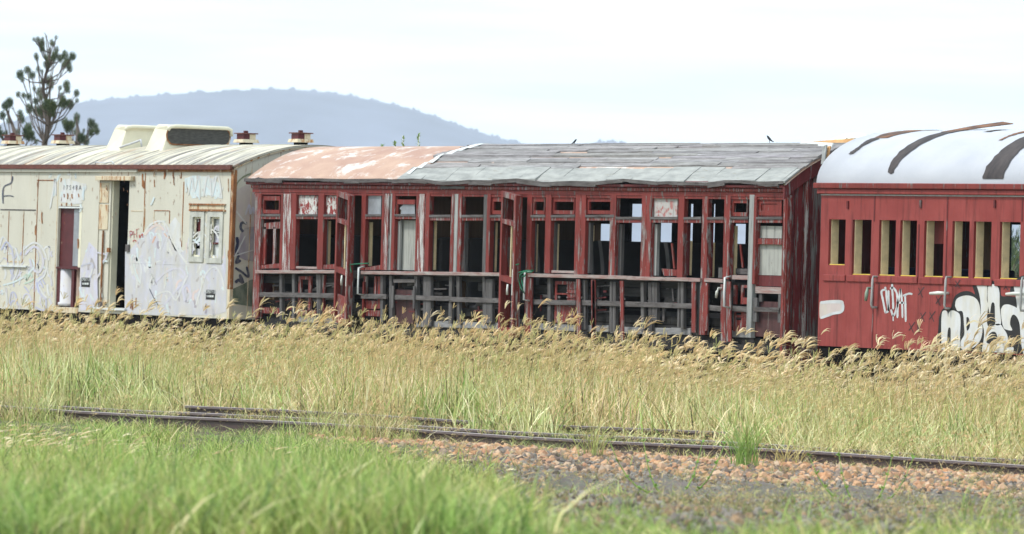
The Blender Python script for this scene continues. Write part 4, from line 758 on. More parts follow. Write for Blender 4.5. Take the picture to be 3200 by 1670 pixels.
for k, (m, w, pl) in enumerate([('olive', 7, [(880, 300), (900, 230), (950, 180), (1010, 155)]), ('inkblue', 13, [(975, 545), (935, 540), (925, 580), (945, 610)]), ('white', 7, [(890, 450), (930, 500), (970, 548)]), ('inkblue', 14, [(895, 650), (900, 700), (890, 760), (905, 800), (890, 850), (925, 830)]), ('white', 6, [(880, 800), (920, 720), (960, 640)]), ('inkblue', 11, [(880, 890), (930, 920), (985, 960), (970, 880)]), ('inkblue', 15, [(880, 1005), (910, 985), (940, 1005), (915, 940)]), ('white', 5, [(870, 800), (960, 770), (1050, 745)]), ('lavender', 10, [(960, 480), (990, 400), (1000, 470), (1020, 420), (1030, 470)])]):
    mb = MB(); ribbon(mb, pl, w*.8, ve, (.005 + .001*k, 0, 0)); mb.build('graffiti', 'spray_' + m, van)
for z in (0, 1): MB(SH).box(VX1, VX1 + .008, .33 + z*.9, .345 + z*.9, VZB, VZE - .02 + z*.1).build('end_seam', 'rust_cream', van)
# roof equipment
def hood(px, wy0, wy1, ln, ht, gr, nm):
    X_ = at(px, 452, wy0)[0]; zr0 = arc_z(wy0, -.03, VY1 + .03, VZE + .03, VR, 'p') - .04; zt = zr0 + ht + .06; ym = (wy0 + wy1)/2
    prof = [(X_, zr0), (X_, zt - .1), (X_ + .03, zt - .03), (X_ - .06, zt), (X_ - ln + .1, zt + .01), (X_ - ln, zt - .05), (X_ - ln - .16, zr0)]
    mb = MB(); n = len(prof); vs = [(x, wy0 + (0 if z < zt - .2 else .13), z) for x, z in prof] + [(x, wy1 - (0 if z < zt - .2 else .06), z) for x, z in prof]
    mb.add(vs, [tuple(range(n)), tuple(range(2*n - 1, n - 1, -1))] + [(i, n + i, n + (i + 1) % n, (i + 1) % n) for i in range(n)])
    o = mb.build('roof_air_scoop', 'ac_cream', van, bevel=.025)
    lip_ = MB(); lip_.tube([(X_ + .03, wy0 + .10, zt - .10), (X_ + .05, wy0 + .13, zt - .04), (X_ + .05, wy0 + .25, zt - .025), (X_ + .05, wy1 - .12, zt - .03), (X_ + .05, wy1 - .05, zt - .06), (X_ + .03, wy1 - .03, zt - .16)], .035, 8); lip_.build('scoop_lip', 'ac_cream', o, smooth=True) 
    if gr:
        gm_ = MB(); c = []; rr_ = .15; hw = (wy1 - wy0)/2 - .21
        for i in range(28):
            t = 2*math.pi*i/28; c.append((X_ + .016, ym + .02 + (hw if math.cos(t) > 0 else -hw) + rr_*math.cos(t)*.95, zr0 + .315 + rr_*math.sin(t)*1.05))
        gm_.add(c + [(x - .03, y, z) for x, y, z in c], [tuple(range(28))] + [(i, (i + 1) % 28, 28 + (i + 1) % 28, 28 + i) for i in range(28)]); gm_.build('grille', 'grille', o)
        rim = MB(); rim.tube(c + [c[0], c[1]], .014, 6); rim.build('grille_rim', 'rust', o, smooth=True)
    return o
hood(372, .70, 2.15, .42, .44, False, ''); hood(505, .70, 2.10, .50, .44, True, '')
pp = MB(SH); pt = [F(R1, *q, .5) for q in ((700, 232), (780, 205), (825, 188), (830, 228))]; pp.tube([(x, .55, z) for x, z in pt], .02, 6); pp.build('roof_pipe', 'spray_pale', van, smooth=True)
pp = MB(SH); pt = [F(R1, *q, -.03) for q in ((576, 352), (578, 322), (640, 326), (678, 318), (688, 334))]; pp.tube([(x, -.06, z) for x, z in pt], .012, 6); pp.build('gutter_bracket', 'spray_pale', van, smooth=True)
zr = VZE + .03 + VR
for px, tone in ((40, 1), (196, 1), (769, 1), (940, 1)):
    X_ = at(px, 452, 1.6)[0]; v = MB(); v.box(X_ - .10, X_ + .10, 1.52, 1.68, zr - .03, zr + .04); o = v.build('roof_ventilator', 'underframe_black', van)
    def slab(nm, m, hx, hy, z0, z1, tp=0.): v = MB(); v.hexa([(X_ - hx, 1.6 - hy, z0), (X_ + hx, 1.6 - hy, z0), (X_ + hx - tp, 1.6 - hy + tp, z1), (X_ - hx + tp, 1.6 - hy + tp, z1)], [(X_ - hx, 1.6 + hy, z0), (X_ + hx, 1.6 + hy, z0), (X_ + hx - tp, 1.6 + hy - tp, z1), (X_ - hx + tp, 1.6 + hy - tp, z1)]); return v.build(nm, m, o)
    slab('vent_skirt', 'rust_cream', .17, .165, zr + .042, zr + .10, .015)
    v = MB(); v.box(X_ - .12, X_ + .12, 1.48, 1.60, zr + .102, zr + .19); v.build('vent_body', 'maroon', o); v = MB(); v.box(X_ - .11, X_ + .12, 1.602, 1.72, zr + .102, zr + .19); v.build('vent_body', 'rust_cream', o)
    slab('vent_cap', 'rust_gutter', .16, .15, zr + .192, zr + .21); v = MB(); v.box(X_ - .03, X_ + .03, 1.56, 1.62, zr + .21, zr + .25); v.build('vent_knob', 'maroon', o)

# ------------------------------------------------------------------ right carriage
QX0 = at(2562, 800, 0)[0]; QX1 = QX0 + 11.0; QZB = zc(R5, 700, 1202); QZE = zc(R5, 700, 352); QR = .80; QY1 = 2.95
qc = thing('railway_carriage', (QX0 + 5.5, 1.45, 0), 'smooth red passenger carriage with white rounded roof and silver lettering sprayed on its side', 'railway carriage', 'carriages of the abandoned train')
wins = [(310, 395, 545, 800), (430, 527, 545, 830), (567, 652, 545, 830), (675, 760, 545, 830), (798, 898, 545, 832), (942, 1030, 543, 834), (1052, 1142, 543, 836), (1185, 1290, 543, 838), (1325, 1415, 543, 838), (1435, 1525, 543, 840), (1570, 1660, 543, 840)]
wh = [hole(R5, *w) for w in wins]; zt_ = sum(h[3] for h in wh)/len(wh); zbm = sum(h[2] for h in wh[1:])/(len(wh) - 1); wh = [(h[0], h[1], zbm if i else zbm + .13, zt_) for i, h in enumerate(wh)]
holed(MB(), QX0, QX1, QZB, QZE - .06, wh, 0., .04).build('side_wall', 'red_plain', qc)
for i, h in enumerate(wh):
    w = MB(); w.box(h[0] - .02, h[0] + .018, .041, .16, h[2], h[3]); w.box(h[0] + .02, h[1] + .01, .041, .16, h[2] - .03, h[2] + .012); w.build('window_frame', 'yellow_wood', qc)
    MB().box(h[0] + .02, h[1] - .005, .012, .04, h[2] + .0005, h[2] + .014).build('window_sill', 'yellow_line', qc)
for a, b_ in ((286, 398), (406, 525), (548, 768), (776, 900), (925, 1150), (1165, 1310), (1325, 1540)):
    X0, X1 = F(R5, a, 840)[0], F(R5, b_, 840)[0]; MB().box(X0, X1, -.022, -.001, zbm - .10, zbm - .008).build('waist_moulding', 'red_plain', qc, bevel=.008)
roof_shell('roof', 'roof_white', qc, QX0 - .06, QX1, -.05, QY1 + .05, QZE, QR, 'e', .03, 44)
MB().box(QX0 - .10, QX1, -.085, .0, QZE - .075, QZE + .005).build('cornice', 'red_paint', qc, bevel=.012); MB().box(QX0 - .05, QX1, -.05, .0, QZE - .15, QZE - .08).build('moulding', 'red_plain', qc, bevel=.01)
MB().box(QX0, QX1, -.014, .0, QZE - .172, QZE - .152).build('grey_strip', 'grab_metal', qc)  # thin grey strip below the moulding
end_wall('end_wall', 'red_dark', qc, QX0, QX0 + .05, .041, QY1, QZB, QZE - .02, QR - .03, 'e')
def patch(name, mat, xa, xb2, w0, w1, lift=.008, taper0=1., taper1=1., n=22, wav=.02, par=qc):
    mb = MB(); vs = []; kx = random.uniform(0, 6)
    for i in range(n + 1):
        t = i/n; w = w0 + (w1 - w0)*t**1.8; tp = taper0 + (taper1 - taper0)*t; mid = (xa + xb2)/2; hw = (xb2 - xa)/2*min(1, tp)*(1 if 0 < i < n or (taper0 >= 1 and i == 0) else .3)
        for s_ in (-1, 1):
            x = mid + s_*hw + wav*math.sin(kx + t*9 + s_) + random.uniform(-wav, wav)*.9; z = arc_z(w, -.05, QY1 + .05, QZE, QR, 'e'); ny_ = (w - 1.45)/1.5
            vs.append((x, w + ny_*lift, z + lift))
    mb.add(vs, [(2*i, 2*i + 1, 2*i + 3, 2*i + 2) for i in range(n)]); return mb.build(name, mat, par, smooth=True)
xB = at(2763, 566, -.03)[0]; patch('bare_strip', 'roof_bare', xB - .05, xB + .36, -.03, 1.9, .008, .35, 1.0)
xC0, xC1 = at(3077, 566, -.03)[0], at(3130, 566, -.03)[0]; patch('bare_strip', 'roof_bare', xC0, xC1 + .05, -.045, 1.35, .008)
xA = at(2625, 566, 0)[0]; patch('bare_strip', 'roof_bare', xA - .08, xA + .10, .17, .62, .008, .3, 1.0); patch('bare_strip', 'rust_strip', xA - .12, xA + .32, .62, 1.7, .008, .8, 1)
patch('bare_strip', 'rust_strip', at(3015, 566, 0)[0], at(3015, 566, 0)[0] + .2, .5, 1.7, .008, .3, 1); patch('bare_strip', 'roof_bare', at(2880, 566, 0)[0], at(2880, 566, 0)[0] + .4, .95, 1.35, .008, .4, .5)
fl = MB(); z0 = arc_z(1.2, -.05, QY1 + .05, QZE, QR, 'e'); fx_ = xB + .1
pt = [(fx_ - .12, .95, arc_z(.95, -.05, 3, QZE, QR, 'e') + .01), (fx_ - .10, 1.5, z0 + .08), (fx_ - .08, 2.0, z0 + .155), (fx_ + .12, 2.04, z0 + .13), (fx_ + .14, 1.5, z0 + .06), (fx_ + .12, .95, arc_z(.95, -.05, 3, QZE, QR, 'e') + .01)]
fl.add([Vector(p) for p in pt] + [Vector(p) - Vector((0, 0, .012)) for p in pt], [(0, 1, 4, 5), (1, 2, 3, 4), (11, 10, 7, 6), (10, 9, 8, 7), (1, 0, 6, 7), (2, 1, 7, 8), (3, 2, 8, 9), (4, 3, 9, 10), (5, 4, 10, 11)]); fl.build('lifted_sheet', 'rust_strip', qc)
# seams, slots, grab bars, handles
for x, y0, y1, m in ((545, 385, 545, 'red_dark'), (915, 382, 832, 'red_dark'), (536, 860, 1200, 'red_dark'), (1302, 382, 545, 'red_dark'), (910, 992, 1200, 'red_dark'), (769, 560, 832, 'red_dark')): bx('door_seam', m, qc, R5, x - 3, y0, x + 3, y1, -.005, .001)
for x, y in ((405, 460), (778, 456), (1158, 455), (768, 1090)): bx('ventilator_slot', 'red_dark', qc, R5, x - 4, y - 20, x + 4, y + 20, -.02, -.001)
for x, y0, y1 in ((536, 828, 985), (911, 830, 990), (1300, 834, 1002)):
    X_, Za = F(R5, x, y0, -.09); _, Zb = F(R5, x, y1, -.09); mb = MB(); mb.tube([(X_ + .01, -.0, Za), (X_, -.08, Za), (X_, -.09, Za - .04), (X_ - .015, -.09, Zb + .04), (X_ - .015, -.08, Zb), (X_ - .005, 0, Zb)], .017, 8); mb.build('grab_bar', 'grab_metal', qc, smooth=True)
for x, y, m, dx, dz in ((508, 905, 'handle_green', -.015, -.13), (880, 912, 'pale_metal', -.22, -.01), (1272, 915, 'pale_metal', -.22, -.01)):
    X_, Zz = F(R5, x, y, -.08); mb = MB(); mb.tube([(X_ + .1, -.0, Zz), (X_ + .1, -.07, Zz), (X_ + dx*.2, -.08, Zz), (X_ + dx, -.085, Zz + dz)] if abs(dx) > .1 else [(X_, 0, Zz + .05), (X_, -.07, Zz + .05), (X_ - .01, -.08, Zz - .02), (X_ - .03, -.08, Zz + dz)], [.02, .022, .028, .02], 8); mb.build('door_handle', m, qc, smooth=True)
# interior
X8a = F(R5, 1232, 700, 2.85)[0]; X8b = F(R5, 1296, 700, 2.85)[0]
holed(MB(), QX0 - .0, QX1, QZB, QZE, [(X8a, X8b, zbm + .02, zt_ + .0)], 2.85, 2.9).build('far_wall', 'dark_interior', qc)
MB().box(QX0 + .06, QX1, .17, 2.8, QZB, QZB + .05).build('floor', 'dark_interior', qc)
for k in range(5):
    x = QX0 + .9 + k*1.9; mb = MB(); mb.box(x, x + .12, .25, 1.3, QZB + .1, zbm + .12); mb.box(x + .13, x + .55, .25, 1.3, QZB + .1, zbm - .25); mb.build('seat', 'seat_navy', qc, bevel=.03)
bx('blind', 'red_plain', qc, R5, 848, 545, 898, 660, .25, .27); bx('partition', 'brown_boards', qc, R5, 1085, 540, 1150, 800, .9, .93); bx('partition', 'brown_boards', qc, R5, 600, 560, 625, 790, .9, .93)
MB().box(QX0, QX1, .03, .15, QZB - .22, QZB - .004).build('solebar', 'underframe_black', qc); MB().box(QX0 + .4, QX1, .45, 2.4, .36, QZB - .02).build('underframe_shade_box', 'underframe_black', qc)  # black underframe box added to hold the shade below this carriage
for x in (QX0 + 2.1,): bogie(qc, x, .35, 2.5)
MB().box(QX0 + 4.2, QX0 + 6.5, .12, .6, .4, .88).build('underfloor_shade_box', 'underframe_black', qc)  # black box added to fill the dark area under the floor
# sprayed writing: block piece, tag, crosses
def g3(x, y): X_, Zz = F(RG, x, y, 0); return (X_, 0, Zz)
def w3(x, y): X_, Zz = F(RW, x, y, 0); return (X_, 0, Zz)
def film(mat, pl, to3, off, sm=True):
    p = smooth_path(pl + [pl[0]], 4)[:-1] if sm else pl; mb = MB(); tri_fill(mb, [Vector(to3(x, y)) + Vector((0, off, 0)) for x, y in p], 0, Vector((0, -.0015, 0))); return mb.build('graffiti', mat, qc)
film('spray_black', [(400, 1215), (410, 1050), (432, 800), (440, 680), (490, 560), (540, 535), (620, 545), (650, 470), (690, 350), (780, 280), (880, 258), (960, 275), (1020, 310), (985, 200), (985, 110), (1060, 85), (1180, 85), (1230, 115), (1300, 95), (1380, 130), (1430, 200), (1445, 335), (1560, 340), (1680, 350), (1690, 340), (1600, 300), (1590, 220), (1640, 120), (1760, 20), (1900, 10), (2300, 30), (2300, 1270), (1800, 1275), (1000, 1240)], g3, -.001)
SW = 'spray_white'
for pl in ([(482, 1200), (478, 900), (482, 680), (500, 590), (540, 572), (575, 600), (590, 680), (600, 610), (650, 572), (720, 590), (775, 640), (790, 760), (780, 960), (770, 1190), (640, 1190), (632, 900), (615, 850), (590, 870), (575, 1000), (575, 1190)],
           [(700, 500), (720, 400), (790, 350), (900, 330), (1010, 360), (1075, 430), (1105, 540), (1115, 680), (1140, 800), (1140, 930), (1110, 1050), (1030, 1150), (900, 1210), (810, 1200), (790, 1080), (850, 960), (845, 800), (830, 620), (800, 580), (740, 580)],
           [(1040, 145), (1130, 130), (1210, 140), (1220, 260), (1215, 400), (1235, 500), (1215, 700), (1235, 830), (1320, 800), (1420, 790), (1480, 860), (1540, 960), (1550, 1060), (1500, 1170), (1640, 1165), (1610, 1260), (1400, 1250), (1180, 1240), (1135, 1220), (1170, 1000), (1160, 850), (1120, 700), (1115, 480), (1090, 300)],
           [(1230, 200), (1260, 160), (1320, 150), (1390, 190), (1420, 300), (1420, 500), (1440, 700), (1435, 800), (1350, 800), (1345, 650), (1340, 480), (1310, 440), (1285, 480), (1262, 620), (1235, 500), (1225, 350)],
           [(1440, 560), (1480, 490), (1560, 475), (1660, 510), (1700, 525), (1690, 400), (1660, 250), (1650, 140), (1720, 90), (1830, 80), (1900, 200), (1900, 1250), (1800, 1250), (1760, 1000), (1745, 800), (1700, 680), (1640, 640), (1600, 700), (1590, 800), (1625, 890), (1560, 890), (1490, 860), (1460, 760), (1445, 650)],
           [(1980, 300), (2100, 200), (2250, 250), (2250, 1200), (2050, 1200), (1990, 700)]): film(SW, pl, g3, -.0045)
for pl in ([(888, 680), (920, 690), (942, 780), (930, 860), (895, 895), (888, 800)], [(1210, 1090), (1240, 980), (1300, 920), (1360, 930), (1385, 1010), (1370, 1090), (1320, 1140), (1250, 1110)], [(1245, 820), (1255, 690), (1280, 560), (1300, 500), (1330, 520), (1338, 640), (1345, 800)]): film('spray_black', pl, g3, -.0075)
mb = MB()
for pl in ([(445, 250), (450, 300), (370, 345), (400, 520), (455, 805)], [(445, 320), (470, 340), (480, 480), (520, 760)], [(520, 320), (520, 520), (515, 740), (455, 790)], [(595, 185), (595, 290), (612, 520), (618, 720)], [(550, 290), (620, 270), (690, 380), (705, 520), (700, 640), (650, 810), (610, 850), (570, 720)], [(612, 830), (618, 965)], [(765, 285), (750, 430), (715, 600), (705, 905)], [(765, 285), (790, 440), (805, 620), (812, 900)], [(690, 580), (780, 580), (860, 590)], [(825, 440), (900, 405), (960, 390), (1020, 405)], [(868, 430), (872, 620), (880, 985)]): ribbon(mb, pl, 21, w3, (0, -.003, 0))
mb.build('graffiti', 'spray_pale', qc)
for cx, cy, s_ in ((1195, 340, 60), (1565, 520, 60), (1235, 860, 55), (1430, 850, 60), (1000, 1080, 60)): mb = MB(); ribbon(mb, [(cx + s_*1.2, cy - s_*1.5), (cx - s_*.9, cy + s_*1.4)], 19, w3, (0, -.003, 0)); ribbon(mb, [(cx - s_*.8, cy - s_*1.2), (cx + s_*.7, cy + s_*2.2)], 15, w3, (0, -.0034, 0)); mb.build('graffiti_cross', 'spray_blackfade', qc)
for cx, cy, s_ in ((760, 130, 36), (1520, 170, 36)): mb = MB(); ribbon(mb, [(cx + s_*1.2, cy - s_*1.4), (cx - s_, cy + s_*1.8)], 14, g3, (0, -.003 - .023*(cy < 150), 0)); ribbon(mb, [(cx - s_, cy - s_), (cx + s_, cy + s_*2.2)], 12, g3, (0, -.0034 - .023*(cy < 150), 0)); mb.build('graffiti_cross', 'spray_blackfade', qc)
def r3(x, y): X_, Zz = F(R5, x, y, 0); return (X_, 0, Zz)
film('spray_softpink', [(266, 960), (300, 950), (380, 950), (386, 985), (370, 1015), (310, 1025), (270, 1045), (264, 1000)], r3, -.001)
mb = MB(); ribbon(mb, [(268, 962), (320, 957), (384, 958)], 8, r3, (0, -.004, 0)); ribbon(mb, [(384, 965), (380, 1005), (330, 1018), (272, 1040)], 7, r3, (0, -.0046, 0)); mb.build('graffiti', 'spray_pale', qc)

# junk on the roof between the carriages
def board(name, label, cat, mat, pts3, w, th, group=None):
    a, b_ = Vector(pts3[0]), Vector(pts3[1]); d = (b_ - a); u = d.cross(Vector((0, -1, .3))).normalized()*w/2; v = d.cross(u).normalized()*th/2
    mb = MB(); mb.hexa([a - u - v, a + u - v, a + u + v, a - u + v], [b_ - u - v, b_ + u - v, b_ + u + v, b_ - u + v]); return tag(mb.build(name, mat, None), label, cat, group)
xg = KX1 + .35
def gz(px, py, Y): X_, Zz = at(px, py, Y); return (X_, Y, Zz)
board('timber_board', 'thin bare orange board leaning upright in the gap beside the white rounded roof', 'board', 'orange_wood', [gz(2576, 522, .45), gz(2592, 458, .55)], .07, .02, 'loose boards at the carriage gap')
board('timber_board', 'pale grey weathered board leaning upright at the end of the grey plank roof', 'board', 'pale_wood_v', [gz(2572, 512, .40), gz(2579, 456, .50)], .08, .02, 'loose boards at the carriage gap')
board('timber_board', 'long orange board lying flat along the ridge of the grey plank roof', 'board', 'orange_wood', [gz(2536, 450, 1.1), gz(2668, 441, 1.3)], .07, .02, 'loose boards at the carriage gap')
board('timber_board', 'white peeled board lying on the roof edge next to the tarpaulin', 'board', 'white_paint', [gz(2500, 455, 1.05), gz(2600, 462, .85)], .14, .02, 'loose boards at the carriage gap')
tp = MB(); n, m = 12, 7; a0 = gz(2618, 440, 1.6); a1 = gz(2712, 436, 1.6); vs = []
for i in range(n + 1):
    for j in range(m + 1):
        t, u = i/n, j/m; hgt = .11*math.sin(math.pi*u)*(math.sin(math.pi*min(1, t*1.15 + .02))**.5 if t < .97 else .1) + random.uniform(-.012, .012); vs.append((a0[0] + (a1[0] - a0[0])*t, 1.35 + .6*u, a0[2] - .02 + hgt + .05*t))
tp.add(vs, [(i*(m + 1) + j, (i + 1)*(m + 1) + j, (i + 1)*(m + 1) + j + 1, i*(m + 1) + j + 1) for i in range(n) for j in range(m)])
tag(tp.build('tarpaulin', 'tarp', None, smooth=True), 'crumpled cream tarpaulin heaped on the ridge between grey roof and white roof', 'tarpaulin')

# birds
def bird(px, py, Y, label, s_=1., flip=1):
    X_, Zz = at(px, py, Y); z0 = Zz
    me = bpy.data.meshes.new('bird'); pts = [((0, 0, .045), .02), ((.018*flip, 0, .07), .021), ((.035*flip, 0, .092), .012), ((.05*flip, 0, .096), .004), ((-.03*flip, 0, .022), .013), ((-.075*flip, 0, .0), .006)]
    me.from_pydata([tuple(c*s_ for c in p) for p, _ in pts], [(0, 1), (1, 2), (2, 3), (0, 4), (4, 5)], []); me.materials.append(M['bird_black'])
    o = bpy.data.objects.new('bird', me); COL.objects.link(o); o.location = (X_, Y, z0 + .01); o.rotation_euler = (0, 0, R(35))
    o.modifiers.new('skin', 'SKIN')
    for sv, (_, r_) in zip(me.skin_vertices[0].data, pts): sv.radius = (r_*s_, r_*s_)
    o.modifiers.new('sub', 'SUBSURF').levels = 2; o.modifiers['sub'].render_levels = 2
    tag(o, label, 'bird', 'birds on the carriage roof')
    l = MB(); 
    for q in (-.008, .008): l.tube([(0, q*s_, .03*s_), (.004, q*s_, -.012)], .0025*s_, 5)
    lo = l.build('leg', 'bird_black'); lo.parent = o
bird(2404, 446, 1.3, 'small black bird perched on the ridge of the grey roof near the white roof', .95, -1)
bird(1795, 453, 1.4, 'tiny dark bird sitting on the middle of the grey plank roof ridge', .8, 1)

# ------------------------------------------------------------------ rails
def rail_thing(p0, p1, ext, label, group, ztop=.16):
    a, b_ = Vector((*atz(*p0, ztop), 0)), Vector((*atz(*p1, ztop), 0)); d = (b_ - a).normalized(); a = a - d*ext[0]; b_ = b_ + d*ext[1]; nrm_ = Vector((-d.y, d.x, 0))
    t = thing('rail', (a + b_)/2, label, 'rail', group); base = -.02
    prof = [(-.075, base), (.075, base), (.075, base + .012), (.012, base + .035), (.010, .115), (.036, .125), (.036, .152), (-.036, .152), (-.036, .125), (-.010, .115), (-.012, base + .035), (-.075, base + .012)]
    ln = (b_ - a).length; n = int(ln/1.5)
    mb = MB(); k = len(prof); vs = []
    for i in range(n + 1):
        c = a + d*ln*i/n; dz = .012*math.sin(i*1.3)
        vs += [(c.x + nrm_.x*y, c.y + nrm_.y*y, z + dz) for y, z in prof]
    mb.add(vs, [(i*k + j, i*k + (j + 1) % k, (i + 1)*k + (j + 1) % k, (i + 1)*k + j) for i in range(n) for j in range(k)] + [tuple(range(k)), tuple(n*k + j for j in range(k))]); mb.build('rail_web', 'rail_steel', t)
    mb = MB(); hp = [(-.0365, .138), (.0365, .138), (.035, .156), (.028, .161), (-.028, .161), (-.035, .156)]; k = len(hp); vs = []
    for i in range(n + 1):
        c = a + d*ln*i/n; dz = .012*math.sin(i*1.3); vs += [(c.x + nrm_.x*y, c.y + nrm_.y*y, z + dz) for y, z in hp]
    mb.add(vs, [(i*k + j, i*k + (j + 1) % k, (i + 1)*k + (j + 1) % k, (i + 1)*k + j) for i in range(n) for j in range(k)] + [tuple(range(k)), tuple(n*k + j for j in range(k))]); mb.build('rail_head', 'rail_head', t)
    return a, d, nrm_, ln
ra = rail_thing((155, 1277), (3200, 1451), (12, 8), 'rusty near running rail lying closest to the gravel', 'rails of the disused track')
rb = rail_thing((155, 1265), (3200, 1435), (12, 8), 'rusty second rail just behind the near running rail', 'rails of the disused track')
rcx = rail_thing((600, 1269), (2210, 1350), (.1, .6), 'far rusty rail half hidden in tall grass behind the pair of near rails', 'rails of the disused track')
fp = MB(); a, d, nn, ln = ra
c = Vector((*atz(2990, 1462, .1), 0)); 
for q in (-1, 1): fp.hexa([c - d*.3 - nn*(.03) + Vector((0, 0, .03)), c + d*2.3 - nn*.03 + Vector((0, 0, .03)), c + d*2.3 - nn*.03 + Vector((0, 0, .11)), c - d*.3 - nn*.03 + Vector((0, 0, .11))], [c - d*.3 - nn*.05 + Vector((0, 0, .03)), c + d*2.3 - nn*.05 + Vector((0, 0, .03)), c + d*2.3 - nn*.05 + Vector((0, 0, .11)), c - d*.3 - nn*.05 + Vector((0, 0, .11))]) if q > 0 else None

# ------------------------------------------------------------------ trees
def needle_clump(mb, c, r, n, up, tones):
    upn = up.normalized()
    for _ in range(n):
        dv = Vector(rng.normal(size=3)); dv.normalize(); q = random.random()**.45*r; o = c + Vector((dv.x*.72, dv.y*.72, dv.z*1.1))*q
        dr = (Vector(rng.normal(size=3))*.30 + upn*1.1 + Vector((dv.x, dv.y, dv.z*.3))*.55).normalized(); ln = r*random.uniform(.35, .85); s_ = dr.cross(Vector(rng.normal(size=3))).normalized()*r*random.uniform(.018, .045); t = random.choice(tones)
        mb.add([o - s_*.6, o + s_*.6, o + dr*ln*.6 + s_, o + dr*ln, o + dr*ln*.6 - s_], [(0, 1, 2, 3, 4)], 0, (*t, 1))
RT = (0, 100, 3.7325)
TON = [(.05, .08, .045), (.075, .11, .055), (.04, .06, .04), (.11, .155, .07), (.14, .18, .08)]
def tree(Y, lead, clumps, label, base_px, dens=150):
    X_, Zz = at(*S(RT, *base_px), Y); t = thing('tree', (X_, Y, 0), label, 'tree', 'trees behind the cream van'); k = (FPX/depth_of(X_, Y))
    tr = MB(); P = [Vector((X_, Y, -.1))] + [Vector((at(*S(RT, x, y), Y)[0], Y + .1*math.sin(i), at(*S(RT, x, y), Y)[1])) for i, (x, y) in enumerate(lead)]
    n = len(P); tr.tube(P, [max(.012, .095*(1 - i/(n - .6))) for i in range(n)], 8)
    cr = MB()
    for (cx, cy, r) in clumps:
        dy = random.uniform(-1.3, 1.3); c = Vector((0, Y + dy, 0)); q = at(*S(RT, cx, cy), Y + dy); c.x, c.z = q; rad = r/3.7325/k*1.3
        cand = [p for p in P[1:] if p.z < c.z - .5*abs(c.x - p.x) - .15] or [P[1]]
        st = min(cand, key=lambda p: (p - c).length + .0*(c.z - p.z)); mid = st.lerp(c, .55) + Vector((0, 0, -.12*(c - st).length))
        tr.tube([st, mid, c, c + Vector((random.uniform(-.05, .05), 0, rad))], [.024, .016, .010, .004], 5)
        for _ in range(3): tr.tube([mid.lerp(c, random.uniform(.2, .9)), c + Vector((random.uniform(-.7, .7), random.uniform(-.7, .7), random.uniform(.2, 1.2)))*rad], [.008, .003], 4)
        up = ((c - mid).normalized()*.5 + Vector((0, 0, .75)))
        needle_clump(cr, c, rad, int(2.6*dens*min(1.6, (r/38)**1.4)), up, TON)
    tr.build('trunk', 'bark', t, smooth=True); cr.build('crown', 'needles', t)
main = [(395, 95, 20), (440, 95, 25), (480, 150, 42), (490, 210, 32), (600, 130, 28), (655, 70, 20), (620, 150, 26), (660, 215, 28), (640, 290, 42), (610, 340, 38), (700, 320, 36), (755, 280, 38), (840, 300, 40), (780, 380, 48), (810, 440, 33), (735, 400, 28), (420, 290, 28), (430, 320, 24), (540, 390, 36), (445, 445, 28), (490, 470, 22), (240, 510, 42), (260, 570, 26), (320, 460, 38), (375, 515, 38), (500, 600, 32), (580, 590, 46), (590, 650, 32), (400, 670, 24), (460, 710, 38), (480, 770, 32), (775, 630, 42), (700, 660, 24), (785, 690, 32), (890, 725, 34), (895, 810, 24), (720, 770, 36), (740, 840, 46), (810, 860, 46), (700, 860, 28), (540, 860, 46), (600, 880, 54), (640, 890, 28), (430, 930, 46), (500, 950, 54), (600, 950, 46), (340, 910, 42), (215, 740, 28), (275, 750, 28), (335, 770, 33), (420, 820, 33), (560, 1000, 30), (540, 60, 14), (500, 80, 16), (575, 220, 22), (540, 300, 24), (150, 900, 16)]
tree(28, [(520, 1300), (535, 1100), (530, 950), (535, 800), (530, 690), (545, 600), (548, 480), (550, 380), (548, 250), (545, 120), (540, 10)], main, 'tall thin she-oak tree with tufted dark foliage rising above the cream van', (520, 1330))
tree(24, [(170, 1300), (140, 1180), (110, 1080), (95, 960), (90, 850)], [(110, 840, 44), (60, 880, 40), (30, 990, 38), (100, 1050, 32), (235, 970, 36), (250, 1030, 40), (330, 1130, 44), (310, 1200, 54), (360, 1230, 46), (200, 1190, 36), (70, 1190, 28), (10, 1200, 36), (420, 1290, 28), (-40, 1150, 50), (-60, 1020, 40)], 'low dark bushy tree at the left edge, behind the leftmost roof vents', (170, 1330))
tree(34, [(900, 1300), (890, 1180), (870, 1080), (890, 980)], [(895, 1000, 36), (890, 1050, 36), (755, 1065, 38), (800, 1120, 54), (840, 1100, 38), (1060, 1080, 42), (1110, 1120, 36), (1060, 1180, 38), (1130, 1170, 32), (890, 1180, 36), (950, 1250, 46), (1000, 1280, 42), (975, 1160, 20)], 'small dark tree between the tall tree and the cream roof scoops', (900, 1330))
# bush and sky gap seen through the right carriage
X_, Zz = at(3172, 790, 40); t = thing('tree', (X_, 40, 0), 'green bushy tree glimpsed through the rightmost carriage window', 'tree'); cr = MB()
for _ in range(26): needle_clump(cr, Vector((X_ + random.uniform(-1.6, 1.6), 40 + random.uniform(-1, 1), random.uniform(.9, 3.0))), random.uniform(.35, .6), 70, Vector((0, 0, .3)), TON)
cr.build('crown', 'needles', t); tr = MB(); tr.tube([(X_, 40, -.1), (X_ + .1, 40, 1.2), (X_, 40, 2.4)], [.12, .09, .04], 8); tr.build('trunk', 'bark', t)
